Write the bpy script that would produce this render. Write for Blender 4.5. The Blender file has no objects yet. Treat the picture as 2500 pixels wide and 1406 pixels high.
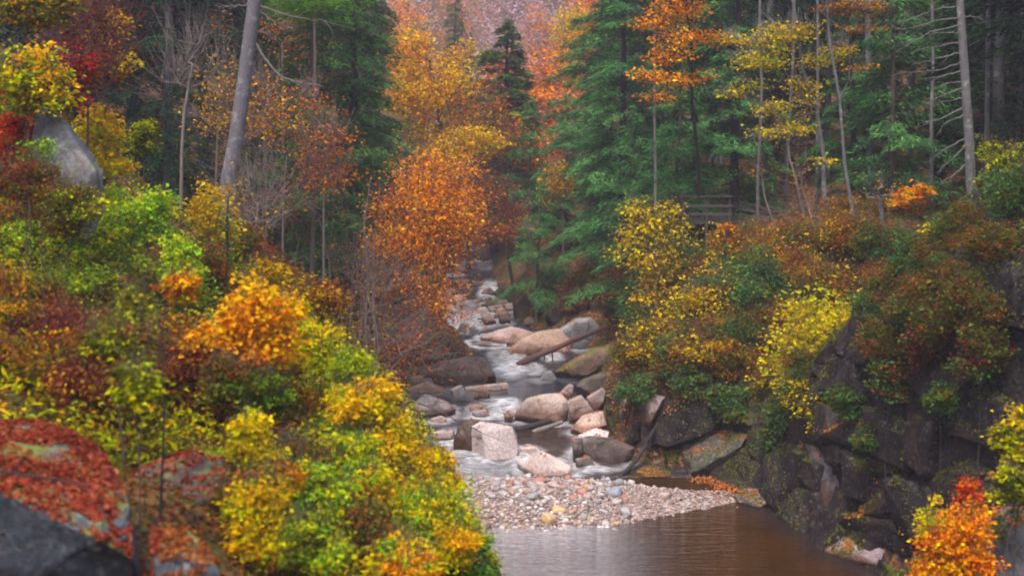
import bpy, bmesh, math, random
import numpy as np
from mathutils import Vector, noise as mnoise

# ------------------------------------------------------------------ scene, camera, light
sc = bpy.context.scene
COL = sc.collection
RAD = math.radians
CAM_Z, LENS = 12.0, 50.0
FPX = 2500 * LENS / 36.0                    # focal length in pixels of the 2500 px wide photograph
PITCH = math.atan((703 - 350) / FPX)        # level line lies at row 350
cam_d = bpy.data.cameras.new("camera")
cam = bpy.data.objects.new("camera", cam_d); COL.objects.link(cam)
cam.location = (0, 0, CAM_Z); cam.rotation_euler = (math.pi / 2 - PITCH, 0, 0)
cam_d.lens = LENS; cam_d.sensor_width = 36; cam_d.sensor_fit = 'HORIZONTAL'
cam_d.clip_end = 3000; cam_d.clip_start = 0.1
cam_d.dof.use_dof = True; cam_d.dof.focus_distance = 60; cam_d.dof.aperture_fstop = 1.0
sc.camera = cam

SUN_EL, SUN_ROT = 62, 200
w = bpy.data.worlds.new("World"); sc.world = w; w.use_nodes = True
nt = w.node_tree; nt.nodes.clear()
sky = nt.nodes.new("ShaderNodeTexSky"); sky.sky_type = 'NISHITA'; sky.sun_disc = False
sky.sun_elevation = RAD(SUN_EL); sky.sun_rotation = RAD(SUN_ROT)
sky.air_density = 1.0; sky.dust_density = 4.0; sky.ozone_density = 1.0
bg = nt.nodes.new("ShaderNodeBackground"); bg.inputs[1].default_value = 0.135
wo = nt.nodes.new("ShaderNodeOutputWorld")
nt.links.new(sky.outputs[0], bg.inputs[0]); nt.links.new(bg.outputs[0], wo.inputs[0])
sun_d = bpy.data.lights.new("sun", 'SUN'); sun_d.energy = 1.3; sun_d.angle = RAD(16); sun_d.color = (1, .94, .86)
sun = bpy.data.objects.new("sun", sun_d); COL.objects.link(sun)
# the sky's sun_rotation turns from +Y towards +X; point the lamp the same way
_a = RAD(SUN_ROT); _e = RAD(SUN_EL)
sdir = Vector((math.sin(_a) * math.cos(_e), math.cos(_a) * math.cos(_e), math.sin(_e)))
sun.rotation_euler = sdir.to_track_quat('Z', 'Y').to_euler(); sun.location = (0, 0, 90)

sc.view_settings.view_transform = 'Standard'; sc.view_settings.look = 'None'
sc.view_settings.exposure = 1.5; sc.view_settings.gamma = 1
sc.render.engine = 'CYCLES'
cy = sc.cycles
cy.max_bounces = 6; cy.diffuse_bounces = 2; cy.glossy_bounces = 2; cy.transmission_bounces = 3
cy.volume_bounces = 0; cy.transparent_max_bounces = 4
cy.use_denoising = True
cy.pixel_filter_type = 'BLACKMAN_HARRIS'; cy.filter_width = 2.0
cy.use_adaptive_sampling = True; cy.adaptive_threshold = 0.02
cy.sample_clamp_indirect = 6

# ------------------------------------------------------------------ helpers
def ray(px, py):
    u = (px - 1250) / FPX; v = (703 - py) / FPX
    cp, sp = math.cos(PITCH), math.sin(PITCH)
    return np.array([u, cp + v * sp, -sp + v * cp])
def at(px, py, Y):
    d = ray(px, py)
    return np.array([0, 0, CAM_Z]) + d * (Y / d[1])
def project(p):
    cp, sp = math.cos(PITCH), math.sin(PITCH)
    x, y, z = p[0], p[1], p[2] - CAM_Z
    f = y * cp - z * sp; up = y * sp + z * cp
    return 1250 + x / f * FPX, 703 - up / f * FPX

def tag(o, label=None, cat=None, group=None, kind=None):
    if label: o["label"] = label
    if cat: o["category"] = cat
    if group: o["group"] = group
    if kind: o["kind"] = kind
    return o
def link(name, me, parent=None, mat=None):
    o = bpy.data.objects.new(name, me); COL.objects.link(o)
    if parent: o.parent = parent
    if mat is not None and me is not None and len(me.materials) == 0: me.materials.append(mat)
    return o
def empty(name, loc, rz=0, s=1):
    o = bpy.data.objects.new(name, None); COL.objects.link(o)
    o.location = [float(v) for v in loc]; o.rotation_euler = (0, 0, rz); o.scale = (s, s, s)
    o.empty_display_size = .2
    return o
def copy_tree(src, loc, rz=0, s=1, label=None, group=None, tilt=0):
    c = src.copy(); COL.objects.link(c)
    c.location = [float(v) for v in loc]; c.rotation_euler = (tilt, 0, rz)
    c.scale = (s, s, s) if not hasattr(s, '__len__') else s
    if label: c["label"] = label
    if group: c["group"] = group
    for ch in src.children:
        d = ch.copy(); COL.objects.link(d); d.parent = c
    return c

def mesh_from(name, V, F, smooth=False, mat=None):
    """V (n,3), F (m,k) all of the same k"""
    V = np.asarray(V, np.float32); F = np.asarray(F, np.int32)
    me = bpy.data.meshes.new(name)
    me.vertices.add(len(V)); me.vertices.foreach_set("co", V.ravel())
    k = F.shape[1]
    me.loops.add(F.size); me.loops.foreach_set("vertex_index", F.ravel())
    me.polygons.add(len(F)); me.polygons.foreach_set("loop_start", np.arange(0, F.size, k, dtype=np.int32))
    me.update(calc_edges=True)
    me.polygons.foreach_set("use_smooth", np.full(len(F), smooth))
    if mat is not None: me.materials.append(mat)
    return me

def unit(a):
    return a / np.maximum(np.linalg.norm(a, axis=-1, keepdims=True), 1e-9)

def leaf_geo(C, D, N, L, W, fold=.18, shape='diamond'):
    """one leaf per centre: axis D, facing N, length L, width W"""
    C = np.asarray(C); n = len(C)
    D = unit(D); S = unit(np.cross(D, N)); N = np.cross(S, D)
    L = np.broadcast_to(L, n)[:, None]; W = np.broadcast_to(W, n)[:, None]
    b = C - D * L * .5; t = C + D * L * .5 - N * W * .12
    l = C + S * W * .5 + N * W * fold - D * L * .08; r = C - S * W * .5 + N * W * fold - D * L * .08
    V = np.stack([b, r, t, l], 1).reshape(-1, 3)
    F = np.arange(4 * n).reshape(n, 4)
    return V, F

def rand_dirs(rng, n, zs=1.0):
    v = rng.normal(size=(n, 3)); v[:, 2] *= zs
    return unit(v)

class Tubes:
    def __init__(s): s.V = []; s.F = []; s.n = 0
    def add(s, pts, rad, sides=6):
        P = np.asarray(pts, float); k = len(P)
        rad = np.broadcast_to(rad, k)
        T = np.gradient(P, axis=0); T = unit(T)
        ref = np.array([0, 0, 1.0]) if abs(T[:, 2]).max() < .9 else np.array([1.0, .13, 0])
        if abs(np.dot(T, ref)).max() > .97: ref = np.array([.1, 1.0, .2])
        A = unit(np.cross(T, ref)); B = np.cross(T, A)
        th = np.linspace(0, 2 * math.pi, sides, endpoint=False)
        ring = A[:, None, :] * np.cos(th)[None, :, None] + B[:, None, :] * np.sin(th)[None, :, None]
        V = P[:, None, :] + ring * rad[:, None, None]
        s.V.append(V.reshape(-1, 3))
        i = np.arange(k - 1)[:, None] * sides; j = np.arange(sides)[None, :]; j2 = (j + 1) % sides
        F = np.stack([i + j, i + j2, i + sides + j2, i + sides + j], -1).reshape(-1, 4) + s.n
        s.F.append(F); s.n += k * sides
    def build(s, name, mat, smooth=True):
        return mesh_from(name, np.concatenate(s.V), np.concatenate(s.F), smooth, mat)

def smooth01(t):
    t = np.clip(t, 0, 1); return t * t * (3 - 2 * t)

def vnoise(x, y, seed=0):
    """cheap smooth value noise on numpy arrays"""
    x = np.asarray(x, float) + seed * 17.31; y = np.asarray(y, float) - seed * 9.77
    def h(i, j):
        s = np.sin(i * 127.1 + j * 311.7 + seed * 3.3) * 43758.5453
        return s - np.floor(s)
    i = np.floor(x); j = np.floor(y); u = smooth01(x - i); v = smooth01(y - j)
    return (h(i, j) * (1 - u) + h(i + 1, j) * u) * (1 - v) + (h(i, j + 1) * (1 - u) + h(i + 1, j + 1) * u) * v

# ------------------------------------------------------------------ materials
def nodes(name):
    m = bpy.data.materials.new(name); m.use_nodes = True
    t = m.node_tree; t.nodes.clear()
    out = t.nodes.new("ShaderNodeOutputMaterial")
    return m, t, out
def N(t, typ, **kw):
    n = t.nodes.new(typ)
    for k, v in kw.items():
        if k.startswith("i_"):
            key = k[2:]
            n.inputs[int(key) if key.isdigit() else key.replace("_", " ")].default_value = v
        else: setattr(n, k, v)
    return n
def ramp(t, stops, interp='LINEAR'):
    n = t.nodes.new("ShaderNodeValToRGB"); cr = n.color_ramp; cr.interpolation = interp
    while len(cr.elements) < len(stops): cr.elements.new(.5)
    for e, (p, c) in zip(cr.elements, stops):
        e.position = p; e.color = (*c, 1) if len(c) == 3 else c
    return n
def noise(t, vec, scale, detail=4, rough=.55, dim='3D'):
    n = N(t, "ShaderNodeTexNoise", i_Scale=scale, i_Detail=detail, i_Roughness=rough)
    if vec is not None: t.links.new(vec, n.inputs["Vector"])
    return n.outputs["Fac"]
def mixc(t, fac, a, b, blend='MIX'):
    n = t.nodes.new("ShaderNodeMix"); n.data_type = 'RGBA'; n.blend_type = blend
    if isinstance(fac, (int, float)): n.inputs[0].default_value = fac
    else: t.links.new(fac, n.inputs[0])
    for s, v in ((6, a), (7, b)):
        if isinstance(v, tuple): n.inputs[s].default_value = (*v, 1)
        else: t.links.new(v, n.inputs[s])
    return n.outputs[2]
def maths(t, op, a, b=None, c=None, clamp=False):
    n = t.nodes.new("ShaderNodeMath"); n.operation = op; n.use_clamp = clamp
    for i, v in enumerate((a, b, c)):
        if v is None: continue
        if isinstance(v, (int, float)): n.inputs[i].default_value = v
        else: t.links.new(v, n.inputs[i])
    return n.outputs[0]

def leaf_mat(name, cols, trans=.35, patch=1.3, gloss=.0, var=.35, vv=.7):
    m, t, out = nodes(name)
    geo = N(t, "ShaderNodeNewGeometry"); oi = N(t, "ShaderNodeObjectInfo")
    pn = noise(t, geo.outputs["Position"], patch, 2)
    # leaf to leaf variation plus a slow drift through the crown
    a = maths(t, 'MULTIPLY', geo.outputs["Random Per Island"], .62)
    b = maths(t, 'MULTIPLY_ADD', pn, .9, -.26)
    f = maths(t, 'ADD', a, b, clamp=True)
    r = ramp(t, [(i / (len(cols) - 1), c) for i, c in enumerate(cols)])
    t.links.new(f, r.inputs[0])
    hs = N(t, "ShaderNodeHueSaturation", i_Saturation=1.05)
    v1 = maths(t, 'MULTIPLY_ADD', oi.outputs["Random"], var, 1 - var / 2)
    wn = N(t, "ShaderNodeTexWhiteNoise", noise_dimensions='1D'); t.links.new(geo.outputs["Random Per Island"], wn.inputs["W"])
    v2 = maths(t, 'MULTIPLY_ADD', wn.outputs["Value"], vv, 1 - vv * .54)
    t.links.new(maths(t, 'MULTIPLY', v1, v2), hs.inputs["Value"])
    t.links.new(r.outputs[0], hs.inputs["Color"])
    d = N(t, "ShaderNodeBsdfDiffuse"); tr = N(t, "ShaderNodeBsdfTranslucent")
    t.links.new(hs.outputs[0], d.inputs[0]); t.links.new(hs.outputs[0], tr.inputs[0])
    mx = N(t, "ShaderNodeMixShader", i_0=trans)
    t.links.new(d.outputs[0], mx.inputs[1]); t.links.new(tr.outputs[0], mx.inputs[2])
    res = mx.outputs[0]
    if gloss:
        g = N(t, "ShaderNodeBsdfGlossy", i_Roughness=.45)
        m2 = N(t, "ShaderNodeMixShader", i_0=gloss)
        t.links.new(res, m2.inputs[1]); t.links.new(g.outputs[0], m2.inputs[2]); res = m2.outputs[0]
    t.links.new(res, out.inputs[0])
    return m

def bark_mat(name, dark, light, lichen=None, scale=6):
    m, t, out = nodes(name)
    tc = N(t, "ShaderNodeTexCoord"); mp = N(t, "ShaderNodeMapping")
    mp.inputs["Scale"].default_value = (1, 1, .22)
    t.links.new(tc.outputs["Object"], mp.inputs[0])
    f = noise(t, mp.outputs[0], scale * 2.5, 6, .7)
    r = ramp(t, [(.3, dark), (.72, light)]); t.links.new(f, r.inputs[0]); c = r.outputs[0]
    if lichen:
        l = noise(t, tc.outputs["Object"], 3.1, 5, .7)
        lr = ramp(t, [(.55, (0, 0, 0)), (.63, (1, 1, 1))]); t.links.new(l, lr.inputs[0])
        c = mixc(t, lr.outputs[0], c, lichen)
    p = N(t, "ShaderNodeBsdfPrincipled", i_Roughness=.85)
    t.links.new(c, p.inputs["Base Color"])
    bp = N(t, "ShaderNodeBump", i_Strength=1.0, i_Distance=.07); t.links.new(f, bp.inputs["Height"])
    t.links.new(bp.outputs[0], p.inputs["Normal"]); t.links.new(p.outputs[0], out.inputs[0])
    return m

def rock_mat(name, cols, stain=(.2, .09, .04), moss=0.0, stain_amt=.35, rough=.7, mosscol=(.07, .075, .012), wet=.0, lichen=.35, spec=.3, spk=38, lsc=4.3):
    m, t, out = nodes(name)
    tc = N(t, "ShaderNodeTexCoord"); geo = N(t, "ShaderNodeNewGeometry"); oi = N(t, "ShaderNodeObjectInfo")
    pos = geo.outputs["Position"]
    f1 = noise(t, pos, 1.1, 6, .6)
    r = ramp(t, [(.28 + i * .44 / max(1, len(cols) - 1), c) for i, c in enumerate(cols)]); t.links.new(f1, r.inputs[0])
    # streaky foliation along a slanting direction
    mp = N(t, "ShaderNodeMapping"); mp.inputs["Rotation"].default_value = (.5, .9, .3); mp.inputs["Scale"].default_value = (9, 2.0, 9)
    t.links.new(pos, mp.inputs[0])
    st = noise(t, mp.outputs[0], 1.3, 4, .6)
    sr = ramp(t, [(.3, (.45, .43, .42)), (.7, (1.3, 1.26, 1.24))]); t.links.new(st, sr.inputs[0])
    c = mixc(t, .75, r.outputs[0], sr.outputs[0], 'MULTIPLY')
    sp = noise(t, pos, spk, 3, .8)
    spr = ramp(t, [(.34, (.5, .48, .48)), (.5, (1, 1, 1)), (.66, (1.35, 1.3, 1.3))]); t.links.new(sp, spr.inputs[0])
    c = mixc(t, .8, c, spr.outputs[0], 'MULTIPLY')
    # pale crusts
    if lichen:
        ln = noise(t, pos, lsc, 7, .75)
        lr = ramp(t, [(.56, (0, 0, 0)), (.66, (lichen,) * 3)]); t.links.new(ln, lr.inputs[0])
        c = mixc(t, lr.outputs[0], c, (.36, .34, .33))
    # iron stains
    s2 = noise(t, pos, .9, 5, .65)
    s2r = ramp(t, [(.5, (0, 0, 0)), (.68, (1, 1, 1))]); t.links.new(s2, s2r.inputs[0])
    c = mixc(t, maths(t, 'MULTIPLY', s2r.outputs[0], stain_amt), c, stain)
    # splash-darkened foot of the stone
    rgh = rough
    if wet:
        sep = N(t, "ShaderNodeSeparateXYZ"); t.links.new(tc.outputs["Generated"], sep.inputs[0])
        h = maths(t, 'ADD', sep.outputs[2], maths(t, 'MULTIPLY_ADD', noise(t, pos, 2.2, 4), .35, -.17))
        wr = ramp(t, [(wet, (1, 1, 1)), (wet + .12, (0, 0, 0))]); t.links.new(h, wr.inputs[0])
        c = mixc(t, maths(t, 'MULTIPLY', wr.outputs[0], .85), c, mixc(t, 1.0, c, (.5, .25, .14), 'MULTIPLY'))
    if moss:
        sn = N(t, "ShaderNodeSeparateXYZ"); t.links.new(geo.outputs["Normal"], sn.inputs[0])
        mn = noise(t, pos, 1.7, 6, .68)
        mv = maths(t, 'ADD', maths(t, 'MULTIPLY', sn.outputs[2], .22), maths(t, 'MULTIPLY_ADD', noise(t, pos, 11, 5, .7), .3, maths(t, 'MULTIPLY', mn, .95)))
        mr = ramp(t, [(.98 - moss * .3, (0, 0, 0)), (1.1 - moss * .3, (1, 1, 1))]); t.links.new(mv, mr.inputs[0])
        mc = ramp(t, [(.3, tuple(v * .5 for v in mosscol)), (.7, tuple(v * 1.5 for v in mosscol))])
        t.links.new(noise(t, pos, 9, 4), mc.inputs[0])
        c = mixc(t, mr.outputs[0], c, mc.outputs[0])
    vc = N(t, "ShaderNodeTexVoronoi", i_Scale=.42, feature='DISTANCE_TO_EDGE')
    wp = N(t, "ShaderNodeVectorMath", operation='ADD'); nz3 = N(t, "ShaderNodeTexNoise", i_Scale=1.5, i_Detail=4); t.links.new(pos, nz3.inputs["Vector"])
    t.links.new(pos, wp.inputs[0]); t.links.new(nz3.outputs["Color"], wp.inputs[1]); t.links.new(wp.outputs[0], vc.inputs["Vector"])
    ck = ramp(t, [(.0, (.3, .28, .27)), (.03, (1, 1, 1))]); t.links.new(maths(t, 'ADD', vc.outputs["Distance"], maths(t, 'MULTIPLY_ADD', f1, .16, -.075)), ck.inputs[0])
    c = mixc(t, .8, c, ck.outputs[0], 'MULTIPLY')
    hv = N(t, "ShaderNodeHueSaturation"); t.links.new(maths(t, 'MULTIPLY_ADD', oi.outputs["Random"], .5, .75), hv.inputs["Value"])
    wn_ = N(t, "ShaderNodeTexWhiteNoise", noise_dimensions='1D'); t.links.new(oi.outputs["Random"], wn_.inputs["W"])
    t.links.new(maths(t, 'MULTIPLY_ADD', wn_.outputs["Value"], .45, .62), hv.inputs["Saturation"]); t.links.new(c, hv.inputs["Color"]); c = hv.outputs[0]
    p = N(t, "ShaderNodeBsdfPrincipled", i_Roughness=rgh)
    p.inputs["Specular IOR Level"].default_value = spec
    t.links.new(c, p.inputs["Base Color"])
    hsum = maths(t, 'ADD', maths(t, 'MULTIPLY', ck.outputs[0], .5), maths(t, 'ADD', maths(t, 'MULTIPLY', sp, .3), maths(t, 'ADD', st, f1)))
    bp = N(t, "ShaderNodeBump", i_Strength=.55, i_Distance=.06); t.links.new(hsum, bp.inputs["Height"])
    t.links.new(bp.outputs[0], p.inputs["Normal"]); t.links.new(p.outputs[0], out.inputs[0])
    return m
# ------------------------------------------------------------------ the lie of the land
def tab(y, ys, vs): return np.interp(y, ys, vs)
ZW_Y = [-30, 50.5, 55, 58.3, 60.3, 68.3, 71.5, 78, 83, 88, 92, 100, 140, 200]
ZW_V = [0, 0, .5, .62, 1.0, 1.06, 1.55, 1.9, 2.7, 2.95, 3.3, 3.8, 6.2, 12]
def zwater(Y): return tab(Y, ZW_Y, ZW_V)
XL_Y = [-30, 8, 24, 30, 36, 40, 45, 51, 55, 58, 62, 65, 69, 73, 80, 90, 100, 120, 160, 220]
XL_V = [6, 5, 3, 1.2, -.4, -1.3, -1.8, -2.5, -3.8, -4.9, -5.1, -4.3, -1.9, -2.4, -4.1, -4.4, -4.2, -4.6, -8, -12]
XR_Y = [-30, 8, 25, 34, 40, 46, 49, 51.3, 53, 58, 61, 66, 70, 73.5, 80, 90, 100, 120, 160, 220]
XR_V = [22, 20, 14.5, 11.9, 10.2, 8.8, 8.1, 7.0, 3.8, 3.5, 3.7, 3.9, 4.7, 3.2, .4, -1.0, -1.4, -2, -5, -9]
def xl(Y): return tab(Y, XL_Y, XL_V)
def xr(Y): return tab(Y, XR_Y, XR_V)
def bar(x, Y):
    """the gravel bar as a low mound"""
    t = (x + 2.5) / 9.9
    yc = 46.8 + .3 * np.clip(t, 0, 1) + 0 * x
    hw = np.interp(t, [-.1, 0, .3, .6, .8, .93, 1.0, 1.06], [2.6, 3.5, 3.6, 3.2, 1.8, .9, .35, 0])
    d = 1 - np.abs(Y - yc) / np.maximum(hw, .01)
    return np.where((t > -.25) & (t < 1.08), np.clip(d, -1, 1), -1)
def H(x, Y):
    x = np.asarray(x, float); Y = np.asarray(Y, float)
    zw = zwater(Y); L = xl(Y); R = xr(Y)
    # right bank
    dr = np.maximum(x - R, 0)
    hc = tab(Y, [25, 38, 42, 46, 50, 54, 60, 66, 75, 100], [7, 6.2, 4.9, 3.2, 1.8, 2.0, 1.2, .9, .5, .4])
    s1 = tab(Y, [25, 37, 42, 46, 50, 54, 60, 66, 75, 100], [2.4, 2.2, 1.5, 1.0, .72, .66, .95, 1.0, .8, .6])
    cap = tab(Y, [25, 37, 42, 48, 60, 75, 100], [12, 11, 9.5, 7.6, 7.2, 7.5, 9])
    p1 = hc * smooth01(dr / 1.0) + s1 * dr
    zr = np.where(p1 < cap, p1, cap + .17 * np.maximum(dr - (cap - hc) / s1, 0))
    zr = np.minimum(p1, zr) + .4 * np.maximum(dr - 24, 0)
    # left bank upstream
    dl = np.maximum(L - x, 0)
    zl = .5 * smooth01(dl / .6) + .66 * np.minimum(dl, 9) + .55 * np.maximum(dl - 9, 0)
    zl = zw + zl
    # left bank: the near slope on which the photographer's side stands
    zf = np.interp(-x, [-9, -6, -2, -.8, .5, 2, 4, 6, 10, 12, 16, 24, 40, 90], [-.9, -.8, -.6, 1.7, 4.1, 5.6, 6.9, 8.1, 9.7, 10.7, 13.5, 18, 27, 52])
    yb = np.interp(-x, [-3, .5, 2.2, 5.7, 9.7, 14, 24], [20, 25, 30, 36, 42, 48, 56])
    k = smooth01((Y - yb) / 13.0)
    bed = zw - .55 * smooth01(np.minimum(np.maximum(x - L, 0), np.maximum(R - x, 0)) / 1.6) - .02
    zc = np.maximum(zf, -1) * (1 - k) + np.where(x < L, zl, bed) * k
    z = np.where(x < L, zc, np.where(x > R, zw + zr, np.maximum(bed, zc)))
    rough = (vnoise(x / 3.1, Y / 3.1, 1) - .5) * 1.0 + (vnoise(x / 1.1, Y / 1.1, 2) - .5) * .35
    off = smooth01((np.maximum(L - x, x - R)) / 1.5)
    z = z + rough * off
    b = bar(x, Y)
    z = np.where(b > -.3, np.maximum(z, zw - .10 + .38 * smooth01((b + .3) / 1.3)), z)
    # a lookout under the camera
    lk = 10.3 * (1 - smooth01((Y - 1) / 8)) * smooth01((16 - np.abs(x)) / 8)
    z = np.where(lk > .05, np.maximum(z, lk), z)
    # the valley closes in a wooded hill
    z = z + .5 * np.maximum(Y - 165, 0) * smooth01((Y - 165) / 60)
    z = 43 * np.tanh(z / 43.0) + 6 * vnoise(x / 40, Y / 40, 5) * smooth01((Y - 150) / 80)
    return z
def Hs(x, Y): return float(H(np.array([x]), np.array([Y]))[0])
_YS = np.concatenate([np.arange(9, 60, .12), np.arange(60, 130, .25), np.arange(130, 420, 1.0)])
def hit(px, py):
    d = ray(px, py)
    P = np.array([0, 0, CAM_Z])[None] + d[None] * (_YS / d[1])[:, None]
    below = P[:, 2] < np.maximum(H(P[:, 0], P[:, 1]), np.where((P[:, 0] > xl(P[:, 1])) & (P[:, 0] < xr(P[:, 1])), zwater(P[:, 1]), -9))
    i = int(np.argmax(below)) if below.any() else len(_YS) - 1
    return P[i]

# ground: one sheet, fine near the stream and coarse far away
gx = np.concatenate([np.arange(-420, -120, 20), np.arange(-120, -40, 4), np.arange(-40, -18, .9), np.arange(-18, 20, .36), np.arange(20, 44, .9), np.arange(44, 120, 4), np.arange(120, 421, 20)])
gy = np.concatenate([np.arange(-30, 6, 2), np.arange(6, 76, .38), np.arange(76, 120, .8), np.arange(120, 200, 3), np.arange(200, 640, 12)])
GX, GY = np.meshgrid(gx, gy)
GZ = H(GX, GY)
nx, ny = len(gx), len(gy)
idx = np.arange(nx * ny).reshape(ny, nx)
GF = np.stack([idx[:-1, :-1], idx[:-1, 1:], idx[1:, 1:], idx[1:, :-1]], -1).reshape(-1, 4)

m_ground, t, out = nodes("leaf_littered_soil")
geo = N(t, "ShaderNodeNewGeometry"); pos = geo.outputs["Position"]
vo = N(t, "ShaderNodeTexVoronoi", i_Scale=7.5); t.links.new(pos, vo.inputs["Vector"])
sp = N(t, "ShaderNodeSeparateColor"); t.links.new(vo.outputs["Color"], sp.inputs[0])
lit = ramp(t, [(0, (.03, .014, .008)), (.35, (.06, .025, .012)), (.6, (.11, .042, .018)), (.8, (.17, .065, .022)), (.93, (.2, .11, .025)), (1, (.12, .08, .05))])
t.links.new(sp.outputs[0], lit.inputs[0])
soil = mixc(t, .5, (.03, .02, .013), (.05, .034, .02))
nz = noise(t, pos, .8, 5, .65)
nr = ramp(t, [(.36, (0, 0, 0)), (.5, (1, 1, 1))]); t.links.new(nz, nr.inputs[0])
c = mixc(t, nr.outputs[0], soil, lit.outputs[0])
mz = noise(t, pos, .55, 6, .7)
mr = ramp(t, [(.5, (0, 0, 0)), (.6, (1, 1, 1))]); t.links.new(mz, mr.inputs[0])
mg = ramp(t, [(.3, (.022, .03, .006)), (.7, (.085, .085, .014))]); t.links.new(noise(t, pos, 6, 5), mg.inputs[0])
c = mixc(t, maths(t, 'MULTIPLY', mr.outputs[0], .85), c, mg.outputs[0])
# bare rock on the steep faces
sn = N(t, "ShaderNodeSeparateXYZ"); t.links.new(geo.outputs["Normal"], sn.inputs[0])
sv = maths(t, 'ADD', sn.outputs[2], maths(t, 'MULTIPLY_ADD', noise(t, pos, 1.6, 6, .7), .5, -.25))
sr = ramp(t, [(.36, (1, 1, 1)), (.5, (0, 0, 0))]); t.links.new(sv, sr.inputs[0])
rk = ramp(t, [(.3, (.008, .007, .007)), (.55, (.026, .021, .02)), (.75, (.06, .046, .044))]); t.links.new(noise(t, pos, 1.9, 8, .7), rk.inputs[0])
c = mixc(t, sr.outputs[0], c, rk.outputs[0])
# sandy gravel on the bar and bed (close to the water's level around the pool)
sp2 = N(t, "ShaderNodeSeparateXYZ"); t.links.new(pos, sp2.inputs[0])
att = N(t, "ShaderNodeAttribute", attribute_name="gravel")
vg = N(t, "ShaderNodeTexVoronoi", i_Scale=16); t.links.new(pos, vg.inputs["Vector"])
sg = N(t, "ShaderNodeSeparateColor"); t.links.new(vg.outputs["Color"], sg.inputs[0])
gr = ramp(t, [(0, (.12, .075, .06)), (.5, (.28, .19, .16)), (1, (.42, .33, .3))]); t.links.new(sg.outputs[0], gr.inputs[0])
c = mixc(t, att.outputs["Fac"], c, gr.outputs[0])
p = N(t, "ShaderNodeBsdfPrincipled", i_Roughness=.9); p.inputs["Specular IOR Level"].default_value = .2
t.links.new(c, p.inputs["Base Color"])
bp = N(t, "ShaderNodeBump", i_Strength=.8, i_Distance=.08)
t.links.new(maths(t, 'ADD', vo.outputs["Distance"], noise(t, pos, 5, 6, .7)), bp.inputs["Height"])
t.links.new(bp.outputs[0], p.inputs["Normal"]); t.links.new(p.outputs[0], out.inputs[0])

gme = mesh_from("ground", np.stack([GX, GY, GZ], -1).reshape(-1, 3), GF, True, m_ground)
ga = gme.attributes.new("gravel", 'FLOAT', 'POINT')
gb = np.where((GY > 34) & (GX > xl(GY) - .3) & (GX < xr(GY) + .2), smooth01((GZ - zwater(GY) + .5) / .35), 0) * smooth01((bar(GX, GY) + .55) / .3) * (GY < 51.2)
ga.data.foreach_set("value", gb.ravel().astype(np.float32))
tag(link("ground", gme), kind="structure")

# ------------------------------------------------------------------ water
wy = np.concatenate([np.arange(6, 38, .8), np.arange(38, 104, .2), np.arange(104, 180, 1.0)])
wu = np.linspace(0, 1, 70)
WY, WU = np.meshgrid(wy, wu, indexing='ij')
WL, WR = xl(WY) - 1.3, xr(WY) + 1.2
WX = WL + (WR - WL) * WU
slope = np.gradient(zwater(wy), wy)[:, None] + 0 * WX
turb = np.clip((slope - .04) / .12, 0, 1)
fx = vnoise(WX / .55, WY / .8, 3) * .6 + vnoise(WX / .22, WY / .3, 4) * .4
WZ = zwater(WY) + turb * (fx - .5) * .26
FOAM = [  # px, py, half-width px, half-height px: white water seen in the rapids
    (1100, 1082, 60, 32, .9), (1130, 1122, 90, 30, .6), (1185, 1150, 70, 22, .35), (1225, 990, 55, 18, .9), (1170, 1010, 60, 10, .35),
    (1245, 895, 48, 24, 1.0), (1300, 905, 30, 12, .7), (1215, 865, 30, 14, .5), (1165, 768, 55, 18, .95), (1120, 778, 40, 20, .8),
    (1195, 720, 30, 16, .8), (1350, 872, 30, 8, .7), (1195, 700, 25, 14, .5), (1185, 648, 30, 10, .4), (1760, 1208, 24, 7, .8), (1310, 930, 40, 8, .25)]
foam = np.zeros_like(WX)
cp_, sp_ = math.cos(PITCH), math.sin(PITCH)
for (px, py, rx, ry, a) in FOAM:
    c0 = at(px, py, 50)
    # put the patch on the water surface
    for _ in range(30):
        Y0 = c0[1]; zt = float(zwater(Y0)); d = ray(px, py)
        Y1 = (zt - CAM_Z) / d[2] * d[1]; c0 = at(px, py, Y0 * .5 + Y1 * .5)
    Y0 = c0[1]; kx = rx / FPX * Y0; ky = ry / FPX * Y0 / max(.12, (CAM_Z - c0[2]) / Y0)
    e = ((WX - c0[0]) / kx) ** 2 + ((WY - Y0) / ky) ** 2
    foam = np.maximum(foam, a * np.clip(1.35 - e, 0, 1))
foam = foam * np.clip(.15 + 1.15 * fx, 0, 1.1)
widx = np.arange(WX.size).reshape(WX.shape)
WF = np.stack([widx[:-1, :-1], widx[:-1, 1:], widx[1:, 1:], widx[1:, :-1]], -1).reshape(-1, 4)
m_water, t, out = nodes("stream_water")
geo = N(t, "ShaderNodeNewGeometry"); pos = geo.outputs["Position"]
af = N(t, "ShaderNodeAttribute", attribute_name="foam"); ad = N(t, "ShaderNodeAttribute", attribute_name="shallow")
mp = N(t, "ShaderNodeMapping"); mp.inputs["Scale"].default_value = (1, 2.6, 1); t.links.new(pos, mp.inputs[0])
stv = noise(t, mp.outputs[0], 2.6, 6, .7)
fm = maths(t, 'MULTIPLY', af.outputs["Fac"], maths(t, 'MULTIPLY_ADD', stv, 2.6, -.55), clamp=True)
deep = mixc(t, noise(t, pos, .5, 3), (.010, .010, .016), (.022, .018, .02))
ap = N(t, "ShaderNodeAttribute", attribute_name="pale_bed_and_sheen")
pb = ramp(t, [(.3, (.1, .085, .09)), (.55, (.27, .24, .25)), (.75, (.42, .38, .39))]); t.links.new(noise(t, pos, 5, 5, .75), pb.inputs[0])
deep = mixc(t, ap.outputs["Fac"], deep, pb.outputs[0])  # pale gravel bed tone, also painting in the sky's reflection on the pool
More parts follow.
